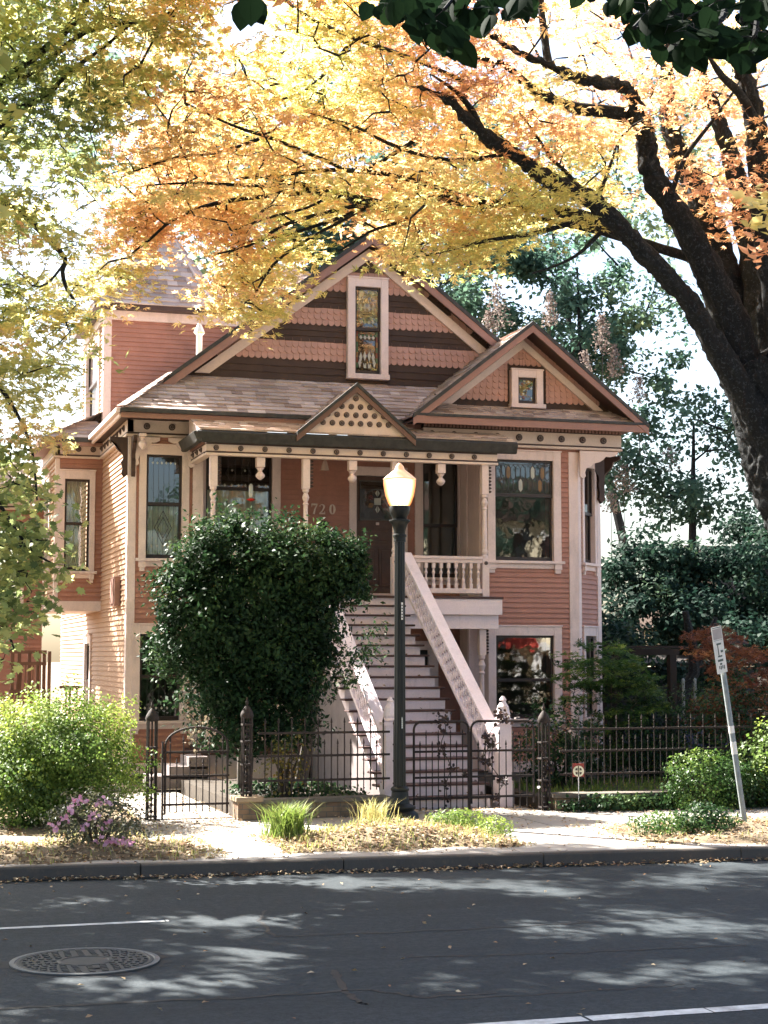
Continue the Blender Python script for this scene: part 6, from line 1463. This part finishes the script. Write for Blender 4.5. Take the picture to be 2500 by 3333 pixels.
vine('pale budded rose hanging over the arched gate', [(640, 2440, .05), (625, 2400, .10), (650, 2360, .14), (610, 2320, .10)], 23.70, 73, 26, leaf_mat('pale_vine', [(0, (.06, .045, .03)), (1, (.30, .24, .16))], .4, .5, .3, .3), .05)
vine('dark vine wrapped on the gate post right of the double gate', [(1775, 2560, .06), (1790, 2500, .07), (1765, 2440, .05), (1800, 2390, .08), (1840, 2370, .07)], 23.44, 74, 24)
# ---- grasses
GRASS = leaf_mat('grass_blade', [(0, (.10, .16, .03)), (.5, (.22, .30, .06)), (1, (.55, .48, .20))], .45, .5, .3, .3)
def blades(pos, h, lean, seed, w=.012):
    rg = np.random.default_rng(seed); V = []; Fc = []
    for (x, y, z), hh in zip(pos, h):
        a = rg.uniform(0, 6.28); l = lean * rg.uniform(.3, 1.2) * hh; dx, dy = math.cos(a) * l, math.sin(a) * l; sx, sy = -math.sin(a) * w / 2, math.cos(a) * w / 2; o = len(V)
        V += [(x - sx, y - sy, z), (x + sx, y + sy, z), (x + dx * .4 + sx * .8, y + dy * .4 + sy * .8, z + hh * .6), (x + dx * .4 - sx * .8, y + dy * .4 - sy * .8, z + hh * .6), (x + dx, y + dy, z + hh * (1 - .25 * lean))]; Fc += [(o, o + 1, o + 2, o + 3), (o + 3, o + 2, o + 4)]
    return V, Fc
def grassobj(name, pos, h, lean, tint, seed, w=.012, parent=None, mat=None):
    V, Fc = blades(pos, h, lean, seed, w); me = bpy.data.meshes.new(name); me.from_pydata(V, [], Fc); a = me.attributes.new('tint', 'FLOAT', 'FACE'); rg = np.random.default_rng(seed); a.data.foreach_set('value', np.clip(np.repeat(rg.normal(tint[0], tint[1], len(pos)), 2), 0, 1).astype(np.float32))
    me.materials.append(mat or GRASS); o = bpy.data.objects.new(name, me); COL.objects.link(o)
    if parent: attach(o, parent)
    return o
rr = random.Random(21)
def cluster(cx, cy, z, n, s): return [(cx + rr.gauss(0, s), cy + rr.gauss(0, s), z) for _ in range(n)]
tag(grassobj('grass_tuft', cluster(5.0, 20.5, .22, 520, .11), [rr.uniform(.25, .55) for _ in range(520)], .75, (.35, .2), 81, .014), 'bright green arching grass tuft on the pavement edge left of the lamp', 'grass tuft')
tag(grassobj('dry_plant', cluster(6.35, 21.2, .25, 160, .10), [rr.uniform(.25, .45) for _ in range(160)], .6, (.95, .1), 82, .010), 'dry straw coloured weed beside the lamp base', 'dry weed')
def onbed(key, n, rng, ex=None):
    vs = beds[key]; out = []
    while len(out) < n:
        p = rng.choice(vs); out.append((p[0] + rng.uniform(-.12, .12), p[1] + rng.uniform(-.05, .05), p[2]))
    return out
for key, nn, tn in (('m', 1500, (.8, .25)), ('r', 900, (.75, .3)), ('l', 1600, (.8, .25)), ('yl', 1200, (.8, .3))):
    ps = onbed(key, nn, rr); g_ = grassobj('dry_grass', ps, [rr.uniform(.04, .15) for _ in ps], .9, tn, 83 + len(key), .010); g_['kind'] = 'stuff'
lawn = [(rr.uniform(9.9, 14.5), rr.uniform(23.9, 26.5), .33) for _ in range(2600)]; g_ = grassobj('lawn_grass', lawn, [rr.uniform(.06, .16) for _ in lawn], .7, (.2, .15), 90, .012); g_['kind'] = 'stuff'
# ---- fallen leaves
LITTER = leaf_mat('fallen_leaf', [(0, (.17, .10, .06)), (.35, (.32, .20, .11)), (.7, (.50, .38, .23)), (1, (.60, .50, .35))], .15, .7, .2, .3)
fl = []
for key, n in (('l', 4600), ('m', 3400), ('r', 4200), ('yl', 7000)): fl += [(x, y, z + .012) for x, y, z in onbed(key, n, rr)]
leaves('fallen_leaves', fl, .062, RNG.uniform(0, 1, len(fl)), LITTER, T_kite(.32, .12), None, spread=.32, seed=91, kd='stuff')
fl = []
for _ in range(1800): x = rr.uniform(-3, 15); fl.append((x, kY(x) - abs(rr.gauss(0, .10 + .06 * math.sin(x * 2.3))) - .01, .012 + .03 * rr.random() ** 3))
for _ in range(1500): x = rr.uniform(-2, 14); fl.append((x, rr.uniform(kY(x) + .1, 23.6), .162))
for _ in range(900): fl.append((rr.uniform(3.7, 5.0), rr.uniform(21.5, 28), .172))
for _ in range(500): fl.append((rr.gauss(8.4, 1.2), 23.5 + rr.gauss(.3, .35), .165))
for _ in range(130): fl.append((rr.uniform(0, 10), rr.uniform(10, 18.5), .01))
leaves('fallen_leaves', fl, .05, RNG.uniform(0, 1, len(fl)), LITTER, T_kite(.32, .12), None, spread=.3, seed=92, kd='stuff')
fl = []
for i in range(1, NT_ + 1):
    for _ in range(5): fl.append((rr.uniform(SX0 + .2, SX1 - .3) if rr.random() < .5 else SX0 + .25 + abs(rr.gauss(0, .25)), sty(i) + rr.uniform(.04, .22), stz(i) + .012))
leaves('fallen_leaves', fl, .07, RNG.uniform(0, .4, len(fl)), LITTER, T_kite(.32, .2), None, spread=.5, seed=93, kd='stuff')
# ---- trees across the street (seen in the glass)
bgtree((15, -9, .1), 'dark street tree across the road left of the house with the red awning', [((16, -9, 8.5), (4.5, 3, 5.5)), ((11, -9, 9), (4, 2.5, 5.5)), ((20, -9, 9), (3, 2.5, 5))], 8500, .3, tint=(.3, .2), seed=95, nclump=50, rclump=1.0, name='street_tree', group='trees across the street')
bgtree((26, -11, .1), 'dark street tree across the road in front of the house with the red awning', [((29.5, -11.5, 10.8), (4.5, 1.8, 1.9)), ((25.6, -11, 7.5), (2.2, 1.6, 4))], 4500, .3, tint=(.3, .2), seed=96, nclump=50, rclump=1.0, name='street_tree', group='trees across the street')

bgtree((8, -10, .1), 'dark street tree across the road standing farthest to the left', [((8, -10, 9.5), (4.5, 3, 5.5)), ((3, -10, 8), (4, 2.5, 4.5))], 7000, .3, tint=(.3, .2), seed=97, nclump=60, rclump=1.1, name='street_tree', group='trees across the street')

for o_ in COL.objects:
    if o_.parent is None and 'label' in o_ and 'group' not in o_:
        for pre, gname in (('iron_fence', 'iron fence runs'), ('low_garden_wall', 'low garden walls'), ('gate_vine', 'climbers on the gates'), ('pavement_weed', 'weeds on the verge'), ('garden_shrub', 'shrubs in the front garden'), ('ivy_clump', 'ivy beside the garden walls')):
            if o_.name.split('.')[0] == pre: o_['group'] = gname
EXPO = 2.74; HAZE = 0
# ================================================================== LIGHT, SKY, CAMERA
SUN = Vector((-.433, .585, .69)).normalized()
wd = bpy.data.worlds.new('World'); scene.world = wd; wd.use_nodes = True
wt = wd.node_tree; bg = wt.nodes['Background']; sk = wt.nodes.new('ShaderNodeTexSky'); sk.sky_type = 'NISHITA'; sk.sun_disc = False
sk.sun_elevation = math.asin(SUN.z); sk.sun_rotation = math.atan2(SUN.x, SUN.y); sk.dust_density = 3.0; sk.air_density = 1.0; sk.ozone_density = 1.0
wt.links.new(sk.outputs['Color'], bg.inputs['Color']); bg.inputs['Strength'].default_value = .06
sl = bpy.data.lights.new('sun', 'SUN'); sl.energy = 5.0; sl.angle = rad(.53); sl.color = (1, .955, .88)
so = bpy.data.objects.new('sun', sl); COL.objects.link(so); so.rotation_euler = SUN.to_track_quat('Z', 'Y').to_euler(); so.location = (0, 0, 40)
cam = bpy.data.cameras.new('camera'); co = bpy.data.objects.new('camera', cam); COL.objects.link(co)
cam.sensor_fit = 'VERTICAL'; cam.sensor_height = 36; cam.lens = F / 3333 * 36; cam.clip_start = .1; cam.clip_end = 2000
co.matrix_world = Matrix(((CR.x, CU.x, -CF.x, 0), (CR.y, CU.y, -CF.y, 0), (CR.z, CU.z, -CF.z, H), (0, 0, 0, 1)))
scene.camera = co
vs_ = scene.view_settings; vs_.view_transform = 'Standard'; vs_.look = 'None'; vs_.gamma = 1; vs_.use_curve_mapping = False; vs_.exposure = EXPO
scene.cycles.max_bounces = 8; scene.cycles.diffuse_bounces = 4; scene.cycles.transmission_bounces = 6; scene.cycles.transparent_max_bounces = 12; scene.cycles.caustics_reflective = False; scene.cycles.caustics_refractive = False
scene.cycles.use_denoising = True

if HAZE:
    hz = MB().box(-45, 75, -27, 120, -1.1, 26).build('haze', bpy.data.materials.new('haze_air')); hz['kind'] = 'stuff'
    m = hz.data.materials[0]; m.use_nodes = True; t = m.node_tree; t.nodes.remove(t.nodes['Principled BSDF']); v = t.nodes.new('ShaderNodeVolumePrincipled'); v.inputs['Color'].default_value = (.9, .95, 1, 1); v.inputs['Density'].default_value = HAZE; v.inputs['Anisotropy'].default_value = .3
    t.links.new(v.outputs[0], t.nodes['Material Output'].inputs['Volume'])
